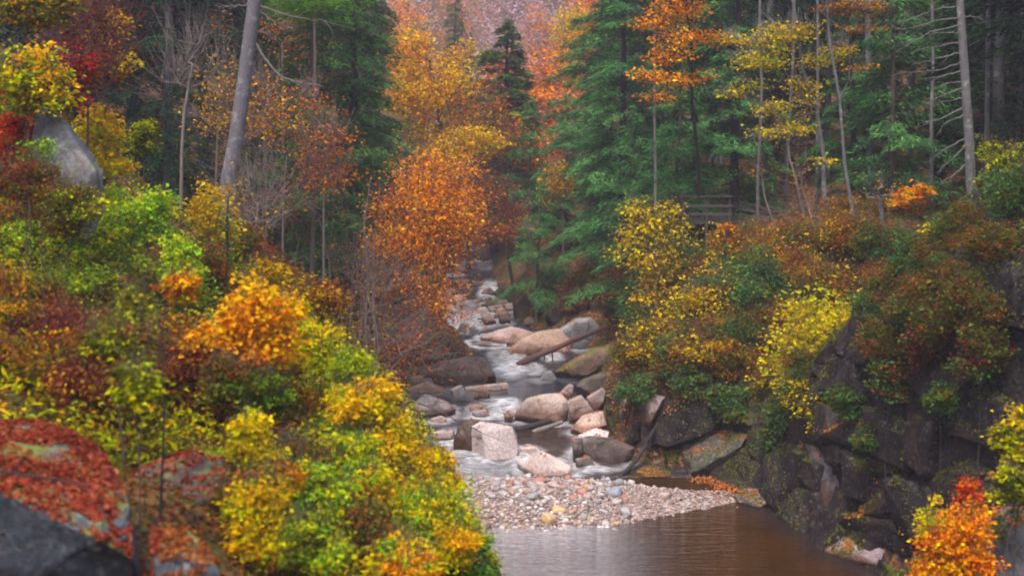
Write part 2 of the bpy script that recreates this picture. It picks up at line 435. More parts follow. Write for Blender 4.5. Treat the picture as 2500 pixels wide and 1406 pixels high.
base = mixc(t, ad.outputs["Fac"], deep, mixc(t, noise(t, pos, .7, 4), (.013, .005, .0007), (.055, .021, .003)))
c = mixc(t, fm, base, (.78, .78, .82))
p = N(t, "ShaderNodeBsdfPrincipled", i_IOR=1.5)
t.links.new(c, p.inputs["Base Color"])
t.links.new(maths(t, 'MULTIPLY_ADD', fm, .5, .06), p.inputs["Roughness"])
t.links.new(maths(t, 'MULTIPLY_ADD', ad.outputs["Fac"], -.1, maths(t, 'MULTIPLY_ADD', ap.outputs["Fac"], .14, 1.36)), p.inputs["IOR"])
mp2 = N(t, "ShaderNodeMapping"); mp2.inputs["Scale"].default_value = (.45, 1.7, 1); mp2.inputs["Rotation"].default_value = (0, 0, .12); t.links.new(pos, mp2.inputs[0])
wv = noise(t, mp2.outputs[0], 2.2, 3, .55)
wv2 = noise(t, mp2.outputs[0], 7.0, 3, .6)
ar = N(t, "ShaderNodeAttribute", attribute_name="ripple")
hh = maths(t, 'MULTIPLY', maths(t, 'ADD', wv, maths(t, 'MULTIPLY', wv2, .35)), ar.outputs["Fac"])
bp = N(t, "ShaderNodeBump", i_Strength=1.0, i_Distance=.22); t.links.new(hh, bp.inputs["Height"])
t.links.new(bp.outputs[0], p.inputs["Normal"]); t.links.new(p.outputs[0], out.inputs[0])
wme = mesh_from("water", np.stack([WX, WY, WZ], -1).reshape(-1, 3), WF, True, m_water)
wme.attributes.new("foam", 'FLOAT', 'POINT').data.foreach_set("value", foam.ravel().astype(np.float32))
sh = smooth01((WX - 3.2 + (45 - WY) * .1) / 3.0) * smooth01((52 - WY) / 2)
sh = np.maximum(sh, .8 * smooth01((bar(WX, WY) + .95) / .5) * (WY < 55) * smooth01((WX - 2.4) / 2.5))
sh = sh * (1 - .85 * smooth01((WX - (xr(WY) - 1.9)) / 1.7))
sh = np.maximum(sh, np.where((WY > 52) & (WY < 57) & (WX > .3), .7, 0))
wme.attributes.new("shallow", 'FLOAT', 'POINT').data.foreach_set("value", sh.ravel().astype(np.float32))
pb_ = smooth01((5.5 - WX) / 4) * smooth01((48 - WY) / 2) * (.55 + .45 * smooth01((WY - 40) / 4))  # where the bed tone and painted sky reflection lie, strongest at left
wme.attributes.new("pale_bed_and_sheen", 'FLOAT', 'POINT').data.foreach_set("value", pb_.ravel().astype(np.float32))
rp = np.where(WY < 50.5, 1.0 - .75 * smooth01((WX - 1.2) / 3), .9 + turb * 1.6)
wme.attributes.new("ripple", 'FLOAT', 'POINT').data.foreach_set("value", rp.ravel().astype(np.float32))
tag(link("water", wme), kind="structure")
# ------------------------------------------------------------------ rocks
PINK = [(.21, .15, .14), (.34, .25, .235), (.44, .345, .33)]
PALE = [(.37, .31, .3), (.47, .405, .395), (.56, .5, .49)]
TAN = [(.2, .13, .095), (.33, .23, .18), (.42, .31, .26)]
PURP = [(.13, .10, .11), (.22, .17, .18), (.30, .24, .25)]
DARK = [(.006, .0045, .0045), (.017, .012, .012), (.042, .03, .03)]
BLUE = [(.02, .028, .034), (.055, .065, .085), (.13, .135, .18)]
BROWN = [(.05, .03, .022), (.10, .062, .045), (.17, .115, .09)]
GREY = [(.07, .07, .075), (.15, .15, .16), (.26, .25, .26)]
M_ROCK = {
    'pink': rock_mat("pink_granite", PINK, moss=0, stain_amt=.5, wet=.52),
    'pale': rock_mat("pale_granite", PALE, moss=0, stain_amt=.12, wet=.2, stain=(.3, .18, .13)),
    'tan': rock_mat("tan_granite", TAN, moss=0, stain_amt=.6, wet=.52, stain=(.24, .11, .05)),
    'purple': rock_mat("purple_granite", PURP, moss=0, stain_amt=.3, wet=.52),
    'brown': rock_mat("rusty_granite", BROWN, stain=(.15, .06, .025), moss=0, stain_amt=.6, wet=.52),
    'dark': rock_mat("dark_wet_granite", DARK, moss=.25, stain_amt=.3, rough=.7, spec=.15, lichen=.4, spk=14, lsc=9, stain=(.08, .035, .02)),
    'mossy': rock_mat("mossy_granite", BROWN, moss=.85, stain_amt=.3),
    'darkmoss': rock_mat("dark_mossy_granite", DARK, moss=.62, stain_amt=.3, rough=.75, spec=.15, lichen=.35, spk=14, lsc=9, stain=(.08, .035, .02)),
    'grey': rock_mat("grey_granite", GREY, moss=.4, stain_amt=.15),
    'blue': rock_mat("blue_grey_granite", BLUE, moss=.75, stain_amt=.1, mosscol=(.1, .1, .012)),
    'dimmoss': rock_mat("dim_mossy_granite", [(.03, .028, .028), (.07, .064, .06), (.13, .12, .115)], moss=.8, stain_amt=.2),
    'darkbrown': rock_mat("dark_brown_granite", [(.010, .006, .004), (.022, .013, .009), (.042, .026, .019)], moss=.5, stain_amt=.3, lichen=.12),
    'slab': rock_mat("darker_grey_granite", [(.05, .05, .055), (.11, .11, .12), (.19, .185, .2)], moss=.75, stain_amt=.2, mosscol=(.1, .12, .025)),  # a darker grey of its own, with more moss
    'greymoss': rock_mat("grey_mossy_granite", GREY, moss=.55, stain_amt=.15, mosscol=(.13, .16, .03)),
}
def finish_rock(name, P, mat, bevel=.05, rough=.03, target=14, seed=0, sub=True):
    """hull of the points, edges knocked off, surface roughened"""
    P = np.asarray(P, float); ctr = P.mean(0)
    bm = bmesh.new()
    for q in P: bm.verts.new(q - ctr)
    r = bmesh.ops.convex_hull(bm, input=bm.verts)
    bmesh.ops.delete(bm, geom=[v for v in bm.verts if not v.link_faces], context='VERTS')
    bmesh.ops.dissolve_limit(bm, angle_limit=.12, verts=bm.verts, edges=bm.edges)
    size = float(np.ptp(P, axis=0).mean())
    if bevel:
        bmesh.ops.bevel(bm, geom=list(bm.edges), offset=size * bevel, offset_type='OFFSET', segments=2, profile=.6, affect='EDGES', clamp_overlap=True)
    bmesh.ops.triangulate(bm, faces=bm.faces)
    if sub:
        L = size / target
        for _ in range(5):
            es = [e for e in bm.edges if e.calc_length() > L * 1.5]
            if not es or len(bm.verts) > 5000: break
            bmesh.ops.subdivide_edges(bm, edges=es, cuts=1)
            bmesh.ops.triangulate(bm, faces=[f for f in bm.faces if len(f.verts) > 3])
    bm.normal_update()
    off = Vector((seed * 3.1, seed * 1.7, seed * 5.3))
    for v in bm.verts:
        q = v.co + off
        n = mnoise.fractal(q * (1.6 / size), 1.0, 2.0, 4) * .9 + mnoise.fractal(q * (6.5 / size), 1.0, 2.0, 3) * .35
        n += -.8 * max(0, .06 - abs(mnoise.noise(q * (2.2 / size) + Vector((9, 2, 4))))) / .06 * .5
        v.co += v.normal * n * size * rough
    me = bpy.data.meshes.new(name); bm.to_mesh(me); bm.free()
    me.polygons.foreach_set("use_smooth", np.ones(len(me.polygons), bool))
    me.set_sharp_from_angle(angle=RAD(24)); me.materials.append(mat)
    return me, ctr
ROCKS = {}
_rk = [0]
def rock(poly, label, kind='pink', Y=None, th=None, bevel=.05, rough=.03, extra=(), name="boulder", cat="boulder", back=.72, group=None, down=.35, front=.25, target=14):
    """poly: silhouette corners (px, py[, depth offset]); the stone gets its own depth th"""
    _rk[0] += 1
    pts = [(p[0], p[1], p[2] if len(p) > 2 else 0.0) for p in poly]
    low = max(pts, key=lambda p: p[1])
    if Y is None: Y = hit(low[0], low[1] - 6)[1]
    W = [at(px, py, Y + dy) for px, py, dy in pts]
    W = np.array(W); ctr = W.mean(0)
    if th is None: th = .75 * max(np.ptp(W[:, 0]), np.ptp(W[:, 2]))
    P = [w for w in W]
    if front:      # a slightly smaller face towards the viewer so that the hull bulges
        for w_ in W:
            q = ctr + (w_ - ctr) * .8; q[1] = w_[1] - th * front * .7; P.append(q)
    for w_ in (W if back else ()):
        q = ctr + (w_ - ctr) * back; q[1] = w_[1] + th; q[2] -= th * .08; P.append(q)
    for w_ in W:   # the part sunk below ground or water
        if w_[2] < ctr[2]:
            q = w_.copy(); q[2] -= down; q[1] += th * .3; P.append(q)
    for px, py, dy in extra: P.append(at(px, py, Y + dy))
    me, c = finish_rock(name, P, M_ROCK[kind], bevel, rough, seed=_rk[0], target=target)
    o = link(name, me); o.location = c
    tag(o, label, cat, group)
    ROCKS[label] = o
    return o
B = "boulders in the stream bed"
rock([(1176, 1052, 0), (1250, 1040, .15), (1266, 1093, .1), (1256, 1135, 0), (1190, 1138, -.25), (1184, 1089, -.1)],
     "pale squared block of granite standing in the white rapids", 'pale', Y=52.6, th=1.1, front=0, bevel=.022, rough=.012, group=B,
     extra=[(1150, 1105, .9), (1151, 1040, 1.0), (1170, 1028, 1.5), (1262, 1058, 1.0)])
rock([(1117, 1042), (1151, 1020, .1), (1170, 1026, .4), (1168, 1080), (1152, 1104, -.2), (1108, 1098), (1106, 1078)],
     "dark brown boulder leaning against the pale squared block", 'brown', Y=53.6, th=1.0, front=0, bevel=.025, rough=.014, group=B)
rock([(1257, 1125), (1318, 1100, .5), (1357, 1115, .3), (1395, 1137, .1), (1415, 1170, 0), (1381, 1178, -.3), (1299, 1160, -.3), (1265, 1140)],
     "sloping pink slab behind the pebbles of the gravel bar", 'pink', Y=51.0, th=1.0, front=.1, bevel=.03, rough=.015, group=B)
rock([(1268, 1093), (1308, 1089), (1322, 1100), (1290, 1112), (1268, 1108)], "low rosy stone beside the right edge of the pale block", 'pink', Y=53.2, th=.6, group=B)
rock([(1257, 1006), (1284, 973), (1330, 962, .1), (1371, 960, .2), (1386, 977), (1388, 1011), (1371, 1035, -.2), (1318, 1030), (1296, 1031), (1255, 1016)],
     "large streaked tan boulder in the middle of the stream", 'tan', Y=57.6, th=1.8, bevel=.03, rough=.016, front=.12, group=B)
rock([(1388, 975), (1419, 963), (1453, 1006), (1434, 1021), (1390, 1028)], "pointed orange tan boulder right of the large streaked boulder", 'tan', Y=57.2, th=1.1, bevel=.02, rough=.014, front=.1, group=B)
rock([(1432, 970), (1470, 945), (1480, 956), (1475, 980), (1458, 1008), (1445, 1000)], "leaning pink rock slab propped at the right bank", 'pink', Y=57.6, th=.8, bevel=.02, rough=.012, front=.1, group=B)
rock([(1362, 965), (1390, 936), (1400, 941), (1398, 970)], "small pink fin of rock behind the large streaked boulder", 'pink', Y=60, th=.7, bevel=.02, front=.1, group=B)
rock([(1393, 1048), (1419, 1018, .4), (1473, 1002, .5), (1483, 1037), (1419, 1060, -.2)], "rounded rusty boulder below the pointed tan boulder", 'tan', Y=55.4, th=1.1, bevel=.04, rough=.02, group=B)
rock([(1410, 1062), (1458, 1045, .7), (1487, 1053, .7), (1484, 1070, .1), (1415, 1076)], "flat pale slab lying on the dark boulders by the bank", 'pale', Y=53.8, th=.5, front=0, bevel=.03, rough=.012, group=B, down=.1)
rock([(1397, 1075), (1440, 1064), (1500, 1070), (1550, 1093), (1530, 1135), (1456, 1148), (1402, 1143)], "wide brown boulder at the water line right of the pebbles", 'brown', Y=52.4, th=1.5, bevel=.06, rough=.03, group=B)
rock([(1396, 1072), (1420, 1070), (1425, 1105), (1400, 1112)], "ochre upright stone at the left end of the wide brown boulder", 'brown', Y=52.1, th=.6, group=B)
rock([(1402, 1120), (1440, 1112), (1456, 1140), (1410, 1148)], "low yellowish stone under the wide brown boulder", 'brown', Y=51.5, th=.5, group=B)
rock([(994, 997), (1037, 960, .3), (1095, 982, .2), (1112, 999), (1103, 1008), (1023, 1018), (1002, 1016)],
     "purple grey slab with a rusty left end by the left bank", 'purple', Y=58.6, th=1.2, bevel=.025, rough=.014, front=.15, group=B)
rock([(985, 1008), (1008, 1035), (1040, 1074), (1063, 1110), (1033, 1125), (990, 1125)], "dark wet rock sloping down to the left rapids", 'darkmoss', Y=54.0, th=1.6, bevel=.05, group=B)
rock([(1066, 1106), (1085, 1094), (1100, 1106), (1092, 1130), (1070, 1128)], "small rosy stone in the foam beside the yellow bushes", 'pink', Y=51.9, th=.5, bevel=.1, group=B)
rock([(1050, 1022), (1078, 1014), (1092, 1022), (1085, 1032), (1056, 1032)], "small flat pink stone under the purple grey slab", 'pink', Y=57.6, th=.5, bevel=.08, group=B)
rock([(1050, 1055), (1110, 1050), (1112, 1070), (1056, 1072)], "half drowned pink ledge above the left rapids", 'pink', Y=54.8, th=.8, bevel=.06, group=B)
rock([(1144, 992), (1166, 985), (1179, 989), (1172, 1002), (1150, 1003)], "small bright orange stone washed by the middle rapid", 'tan', Y=59.3, th=.4, bevel=.1, group=B)
rock([(1150, 1004), (1190, 1000), (1197, 1014), (1160, 1016)], "half sunk rosy stone below the small orange stone", 'pink', Y=58.4, th=.5, bevel=.1, group=B)
rock([(1228, 1008), (1245, 1003), (1257, 1010), (1250, 1017), (1232, 1016)], "small tan stone at the left foot of the large streaked boulder", 'tan', Y=57.5, th=.4, bevel=.1, group=B)
rock([(1135, 945, 0), (1161, 948), (1238, 933), (1244, 948), (1192, 964), (1140, 966)], "long flat tan slab jutting into the calm water", 'tan', Y=63.0, th=.5, bevel=.03, rough=.012, front=.1, group=B)
rock([(1004, 927), (1045, 893), (1129, 872), (1180, 871), (1212, 915), (1204, 936), (1144, 948), (1033, 945)],
     "big rounded dark boulder under the bare branches on the left", 'brown', Y=65.0, th=2.2, bevel=.09, rough=.03, group=B)
rock([(1098, 950), (1127, 938), (1148, 980), (1112, 985)], "grey wedge of rock between the dark boulder and the purple slab", 'grey', Y=61.6, th=.8, group=B)
rock([(990, 950), (1040, 930), (1090, 950), (1095, 975), (1000, 985)], "brown shaded boulder behind the purple grey slab", 'brown', Y=62.5, th=1.2, bevel=.08, group=B)
rock([(1227, 880), (1238, 852), (1272, 826), (1311, 809, .3), (1366, 800, .6), (1398, 834, .4), (1395, 862, 0), (1318, 878), (1262, 890)],
     "huge smooth brown boulder under the fallen log", 'tan', Y=71.4, th=2.0, bevel=.07, rough=.022, group=B)
rock([(1360, 806), (1403, 778), (1444, 773), (1470, 800), (1460, 830), (1419, 860), (1390, 860)], "grey boulder behind the upper half of the fallen log", 'grey', Y=72.4, th=1.8, bevel=.07, group=B)
rock([(1172, 824), (1216, 805, .4), (1250, 796, .6), (1308, 811, .3), (1275, 830), (1236, 842, -.2), (1180, 836)],
     "broad pale pink slab above the fallen log", 'pink', Y=74.2, th=1.9, front=.1, bevel=.04, rough=.016, group=B)
rock([(1136, 842), (1180, 832), (1240, 840), (1246, 856), (1200, 862), (1150, 858)], "wet rusty ledge below the broad pink slab", 'brown', Y=73.2, th=1.2, bevel=.06, group=B)
rock([(1236, 835), (1253, 810), (1274, 826), (1262, 850), (1245, 852)], "three cornered rusty stone between the pink slab and the huge boulder", 'tan', Y=72.3, th=.8, bevel=.02, front=.1, group=B)
rock([(1352, 908), (1395, 879), (1444, 852), (1504, 836), (1522, 862), (1480, 891), (1432, 920), (1386, 922)], "long moss covered boulder at the foot of the right bank", 'mossy', Y=66.0, th=2.0, bevel=.08, group=B)
rock([(1403, 944), (1419, 927), (1470, 910), (1518, 903), (1525, 936), (1500, 967), (1440, 968)], "brown mossy boulder above the leaning pink slab", 'mossy', Y=61.0, th=1.5, bevel=.06, group=B)
rock([(1253, 743), (1284, 712), (1303, 746), (1299, 779), (1255, 782)], "green mossy boulder at the bend upstream", 'mossy', Y=80, th=1.5, bevel=.08, group=B)
rock([(1304, 753), (1323, 736), (1358, 751), (1351, 786), (1308, 779)], "dark faceted boulder right of the green mossy one upstream", 'darkmoss', Y=78.5, th=1.4, bevel=.04, group=B)
rock([(1205, 716), (1221, 698), (1250, 700), (1255, 736), (1212, 742)], "moss topped round boulder beside the far rapid", 'mossy', Y=85, th=1.4, bevel=.1, group=B)
rock([(1311, 719), (1337, 703), (1340, 727), (1316, 731)], "small mossy block under the hemlock upstream", 'mossy', Y=83, th=.9, bevel=.05, group=B)
rock([(1138, 743), (1178, 728), (1183, 751), (1150, 757)], "rusty wedge of rock in the far rapid", 'tan', Y=83, th=.8, bevel=.02, front=.1, group=B)
rock([(1182, 732), (1200, 725), (1208, 742), (1188, 748)], "small pale stone beside the rusty wedge in the far rapid", 'pink', Y=82.5, th=.5, bevel=.1, group=B)
rock([(1230, 742), (1252, 738), (1254, 758), (1232, 760)], "rosy stone at the foot of the moss topped boulder", 'pink', Y=81, th=.6, bevel=.1, group=B)
rock([(1190, 748), (1226, 744), (1232, 758), (1196, 762)], "flat pink stone lying across the far rapid", 'pink', Y=81, th=.6, bevel=.08, group=B)
rock([(1176, 770), (1196, 766), (1212, 784), (1182, 787)], "pale stone with a rusty side above the broad pink slab", 'pink', Y=78.6, th=.7, bevel=.05, group=B)
rock([(1215, 765), (1240, 760), (1247, 784), (1220, 787)], "brown stone left of the green mossy boulder", 'brown', Y=78.8, th=.7, bevel=.08, group=B)
rock([(1150, 643), (1168, 637), (1172, 650), (1153, 653)], "tiny pale stone in the farthest visible water", 'pink', Y=99, th=.7, bevel=.1, group=B)
rock([(1185, 640), (1205, 634), (1210, 650), (1188, 653)], "tiny grey stone right of the farthest pale stone", 'purple', Y=99, th=.7, bevel=.1, group=B)
rock([(1090, 680), (1120, 670), (1128, 690), (1096, 696)], "small rock at the far left water edge under orange leaves", 'purple', Y=93, th=.9, bevel=.1, group=B)
rock([(1215, 690), (1236, 683), (1240, 700), (1218, 703)], "small brown rock above the moss topped boulder", 'brown', Y=88, th=.8, bevel=.1, group=B)
rngB = np.random.default_rng(15)
for i in range(30):
    Y = float(rngB.choice([rngB.uniform(56, 72), rngB.uniform(73, 100), rngB.uniform(76, 96)])); L_, R_ = float(xl(Y)), float(xr(Y))
    f = rngB.random(); f = f * .3 if rngB.random() < .45 else (1 - f * .35 if rngB.random() < .5 else f); x = L_ + (R_ - L_) * f
    q = project((x, Y, float(zwater(Y)))); w_ = rngB.uniform(.35, 1.1) / Y * FPX; h = w_ * rngB.uniform(.35, .7); k = ['pink', 'purple', 'tan', 'brown', 'pink', 'grey'][int(rngB.integers(6))]
    rock([(q[0] - w_ / 2, q[1]), (q[0] - w_ * rngB.uniform(.2, .4), q[1] - h * rngB.uniform(.7, 1)), (q[0] + w_ * rngB.uniform(0, .35), q[1] - h), (q[0] + w_ / 2, q[1] - h * rngB.uniform(.1, .5)), (q[0] + w_ * .35, q[1] + h * .12)],
         f"small {dict(tan='tan', pink='pink', purple='purplish', brown='dark brown', grey='grey')[k]} stone among the stream's smaller rocks", k, Y=Y, bevel=.08, group="smaller rocks strewn in the stream", down=.25, target=10)
rock([(1330, 770), (1352, 745), (1400, 742), (1420, 768), (1400, 790), (1345, 792)], "dark mossy boulder under the hemlocks above the grey one", 'darkmoss', Y=76.5, th=1.3, bevel=.07, group=B)
rock([(1440, 740), (1470, 715), (1510, 722), (1520, 752), (1450, 760)], "shaded brown boulder on the bank above the log's upper end", 'mossy', Y=74.5, th=1.2, bevel=.07, group=B)
# dark rocks of the right bank
C = "dark rocks of the right bank cliff"
def crock(poly, label, kind='dark', dY=0, **k):
    k.setdefault('bevel', .05); k.setdefault('front', .3)
    ys = np.array([hit(p[0], p[1])[1] for p in poly]); y0 = float(np.median(ys))
    # each corner keeps to the depth of the bank it sits on
    rock([(p[0], p[1], float(np.clip(y - y0, -1.6, 1.6)) - .12) for p, y in zip(poly, ys)], label, kind, Y=y0, group=C, cat="cliff rock", name="cliff_rock", **k)
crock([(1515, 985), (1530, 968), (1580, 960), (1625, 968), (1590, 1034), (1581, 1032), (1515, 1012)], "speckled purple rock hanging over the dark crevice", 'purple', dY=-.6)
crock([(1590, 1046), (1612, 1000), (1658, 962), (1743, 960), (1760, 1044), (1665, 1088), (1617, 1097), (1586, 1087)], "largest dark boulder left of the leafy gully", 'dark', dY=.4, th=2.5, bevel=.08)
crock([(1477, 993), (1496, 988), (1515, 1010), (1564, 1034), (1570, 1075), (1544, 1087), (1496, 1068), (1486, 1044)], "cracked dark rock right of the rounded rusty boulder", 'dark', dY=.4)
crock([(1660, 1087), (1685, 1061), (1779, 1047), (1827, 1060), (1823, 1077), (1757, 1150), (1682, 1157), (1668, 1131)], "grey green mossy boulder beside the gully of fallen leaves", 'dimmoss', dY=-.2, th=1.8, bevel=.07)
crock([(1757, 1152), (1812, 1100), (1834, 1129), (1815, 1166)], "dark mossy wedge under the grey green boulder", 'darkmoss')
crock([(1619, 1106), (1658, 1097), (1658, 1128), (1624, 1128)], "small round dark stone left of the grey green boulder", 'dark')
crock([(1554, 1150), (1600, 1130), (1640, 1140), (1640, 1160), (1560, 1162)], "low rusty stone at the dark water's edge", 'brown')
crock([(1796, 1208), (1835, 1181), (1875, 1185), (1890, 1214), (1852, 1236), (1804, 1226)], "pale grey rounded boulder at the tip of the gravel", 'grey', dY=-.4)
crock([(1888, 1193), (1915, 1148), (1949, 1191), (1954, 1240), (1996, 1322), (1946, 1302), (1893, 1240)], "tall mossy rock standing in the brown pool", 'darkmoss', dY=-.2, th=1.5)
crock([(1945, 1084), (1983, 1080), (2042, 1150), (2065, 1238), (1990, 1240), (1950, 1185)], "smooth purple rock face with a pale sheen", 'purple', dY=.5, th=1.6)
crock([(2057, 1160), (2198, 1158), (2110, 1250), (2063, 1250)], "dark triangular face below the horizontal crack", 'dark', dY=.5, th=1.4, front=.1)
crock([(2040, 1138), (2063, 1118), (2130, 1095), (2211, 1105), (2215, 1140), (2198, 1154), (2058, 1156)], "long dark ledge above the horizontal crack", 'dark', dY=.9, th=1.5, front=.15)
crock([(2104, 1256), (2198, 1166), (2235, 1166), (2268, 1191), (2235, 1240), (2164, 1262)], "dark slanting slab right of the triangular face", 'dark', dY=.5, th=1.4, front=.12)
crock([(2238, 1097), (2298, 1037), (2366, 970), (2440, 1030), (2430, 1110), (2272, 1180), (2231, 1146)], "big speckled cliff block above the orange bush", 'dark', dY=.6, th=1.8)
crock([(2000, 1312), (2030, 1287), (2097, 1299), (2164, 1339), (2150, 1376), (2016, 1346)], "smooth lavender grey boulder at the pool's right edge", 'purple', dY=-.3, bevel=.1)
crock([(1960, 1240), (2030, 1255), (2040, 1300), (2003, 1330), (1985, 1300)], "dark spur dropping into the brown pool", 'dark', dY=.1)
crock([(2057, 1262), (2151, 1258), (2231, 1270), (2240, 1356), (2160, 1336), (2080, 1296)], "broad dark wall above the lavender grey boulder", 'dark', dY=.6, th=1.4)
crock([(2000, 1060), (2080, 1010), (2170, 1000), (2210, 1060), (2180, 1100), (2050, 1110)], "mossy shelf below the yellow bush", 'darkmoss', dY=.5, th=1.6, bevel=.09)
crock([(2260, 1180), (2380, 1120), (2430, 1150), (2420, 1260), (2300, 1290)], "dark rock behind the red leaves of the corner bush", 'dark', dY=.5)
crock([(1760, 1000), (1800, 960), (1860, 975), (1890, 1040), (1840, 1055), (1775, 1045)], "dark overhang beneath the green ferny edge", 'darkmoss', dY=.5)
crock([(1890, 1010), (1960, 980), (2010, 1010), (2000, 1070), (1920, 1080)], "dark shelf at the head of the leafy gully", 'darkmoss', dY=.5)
crock([(1570, 640), (1600, 632), (1620, 652), (1610, 680), (1578, 680)], "lone grey stone half hidden in the right slope shrubs", 'purple', dY=-.2)
rock([(2415, 1430), (2432, 1320), (2455, 1270), (2500, 1240), (2560, 1260), (2570, 1430)], "dark grey boulder cut by the bottom right corner", 'grey', Y=25, th=1.2, group=C, name="cliff_rock", cat="cliff rock")
# rocks of the near left slope
NL = "rocks on the near left slope"
def nrock(poly, label, kind, Y=None, **k): return rock(poly, label, kind, Y=Y, group=NL, **k)
big = nrock([(-80, 1030, 2.6), (60, 1020, 2.8), (150, 1040, 2.6), (235, 1085, 2.1), (285, 1150, 1.3), (322, 1215, .5), (325, 1300, .1), (333, 1372, -.2), (330, 1460, .1), (-80, 1480, .3), (-70, 1165, -.2), (110, 1245, -.3), (250, 1320, -.35), (180, 1160, 1.2), (60, 1120, 1.5)],
      "big blue grey boulder with a slope of red fallen leaves on top", 'blue', 14.6, th=1.6, front=0, bevel=.03, rough=.03, target=36, back=0, extra=[(60, 1330, 2.6), (240, 1360, 2.0), (-60, 1330, 2.6)])
nrock([(310, 1150, .6), (400, 1118, .5), (460, 1112, .6), (540, 1120, .6), (564, 1150, .2), (556, 1210), (500, 1262), (400, 1275), (340, 1240)],
      "dark brown rounded boulder below the russet leaves", 'darkbrown', 18.2, th=1.2, rough=.03, target=22)
small = nrock([(372, 1295, .5), (450, 1286, .5), (490, 1318, .3), (530, 1380), (556, 1450), (385, 1460), (378, 1340, .1)],
      "smaller boulder beside the big one, capped with red leaves", 'blue', 14.2, th=.8, front=0, bevel=.05, rough=.04, target=24, back=0, extra=[(440, 1400, .9), (520, 1430, .7)])
nrock([(80, 330, .6), (98, 262, .8), (122, 262, .4), (180, 335, 0), (238, 418, -.2), (240, 490, -.3), (200, 560, -.3), (120, 540, -.3), (90, 400)],
      "steep pale grey boulder with green moss high on the left", 'slab', 29, th=1.2, front=.12, bevel=.015, rough=.04, target=30)
nrock([(420, 480), (430, 420), (500, 400), (545, 430), (550, 490)], "brown ledge left of the leaning pine", 'brown', None, th=1.2, bevel=.05)

rngK = np.random.default_rng(8)
def ledge(x, Y, w_, h, label, kind):
    """an angular ledge set into the wall at (x, Y)"""
    z = Hs(x, Y); e = .25
    nrm = unit(np.array([-(Hs(x + e, Y) - Hs(x - e, Y)) / (2 * e), -(Hs(x, Y + e) - Hs(x, Y - e)) / (2 * e), 1.0]))
    al = unit(np.cross(nrm, [0, 0, 1.0]) + 1e-6); up = np.cross(al, nrm)
    P = []
    for sx in (-1, 1):
        for sy in (-1, 1):
            for d, k in ((.34, .8), (-.6, 1.0)):
                for _ in range(2):
                    P.append(np.array([x, Y, z]) + al * sx * w_ * .5 * k * rngK.uniform(.55, 1.2) + up * sy * h * .5 * k * rngK.uniform(.5, 1.25) + nrm * d * min(w_, h) * rngK.uniform(.4, .9))
    _rk[0] += 1
    me, c = finish_rock("cliff_rock", P, M_ROCK[kind], .035, .03, seed=_rk[0], target=16)
    o = link("cliff_rock", me); o.location = c; tag(o, label, "cliff rock", "fractured ledges of the right cliff"); ROCKS[label + str(_rk[0])] = o
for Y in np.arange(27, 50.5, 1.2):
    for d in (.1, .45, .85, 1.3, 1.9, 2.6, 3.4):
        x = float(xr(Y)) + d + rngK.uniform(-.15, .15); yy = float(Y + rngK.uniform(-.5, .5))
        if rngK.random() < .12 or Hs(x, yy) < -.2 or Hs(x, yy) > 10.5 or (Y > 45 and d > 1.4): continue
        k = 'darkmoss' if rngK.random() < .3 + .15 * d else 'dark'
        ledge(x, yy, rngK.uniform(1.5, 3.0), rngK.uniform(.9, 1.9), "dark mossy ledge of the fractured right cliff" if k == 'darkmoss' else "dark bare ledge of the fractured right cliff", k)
# ------------------------------------------------------------------ gravel bar
def pebble_mat(name, c1, c2):
    m, t, out = nodes(name)
    geo = N(t, "ShaderNodeNewGeometry"); oi = N(t, "ShaderNodeObjectInfo")
    f = noise(t, geo.outputs["Position"], 26, 4, .7)
    r = ramp(t, [(.3, c1), (.7, c2)]); t.links.new(f, r.inputs[0])
    hs = N(t, "ShaderNodeHueSaturation"); t.links.new(maths(t, 'MULTIPLY_ADD', oi.outputs["Random"], .5, .72), hs.inputs["Value"])
    t.links.new(r.outputs[0], hs.inputs["Color"])
    p = N(t, "ShaderNodeBsdfPrincipled", i_Roughness=.6); t.links.new(hs.outputs[0], p.inputs["Base Color"]); t.links.new(p.outputs[0], out.inputs[0])
    return m
PEB = [("pale pink", pebble_mat("pale_pink_stone", (.24, .165, .145), (.38, .28, .25)), .34), ("light grey", pebble_mat("light_grey_stone", (.2, .19, .19), (.34, .32, .32)), .24),
       ("whitish", pebble_mat("whitish_stone", (.36, .32, .31), (.5, .46, .44)), .13), ("rusty red", pebble_mat("rusty_red_stone", (.2, .085, .06), (.32, .15, .11)), .11),
       ("blue grey", pebble_mat("blue_grey_stone", (.12, .13, .16), (.24, .25, .3)), .1), ("ochre", pebble_mat("ochre_stone", (.3, .19, .08), (.45, .31, .16)), .08)]
rng = np.random.default_rng(5)
def pebble_mesh(name, mat, seed, sub=2):
    bm = bmesh.new(); bmesh.ops.create_icosphere(bm, subdivisions=sub, radius=.5)
    r = np.random.default_rng(seed); s = np.array([1, r.uniform(.65, .95), r.uniform(.5, .75)]); o = Vector(r.uniform(0, 50, 3))
    for v in bm.verts:
        d = v.co.normalized(); q = Vector((math.copysign(abs(d.x) ** .8, d.x), math.copysign(abs(d.y) ** .8, d.y), math.copysign(abs(d.z) ** .8, d.z)))
        k = .46 * (1 + .34 * mnoise.noise(v.co * 2.0 + o) + .12 * mnoise.noise(v.co * 5 + o))
        v.co = Vector((q.x * s[0], q.y * s[1], q.z * s[2])) * k * 1.1
    me = bpy.data.meshes.new(name); bm.to_mesh(me); bm.free()
    me.polygons.foreach_set("use_smooth", np.ones(len(me.polygons), bool)); me.materials.append(mat)
    return me
PM = {n: [pebble_mesh("pebble", m, 31 * i + j, 3) for j in range(4)] for i, (n, m, _) in enumerate(PEB)}
names = [p[0] for p in PEB]; pw = np.array([p[2] for p in PEB]); pw /= pw.sum()
spots = []; tries = 0
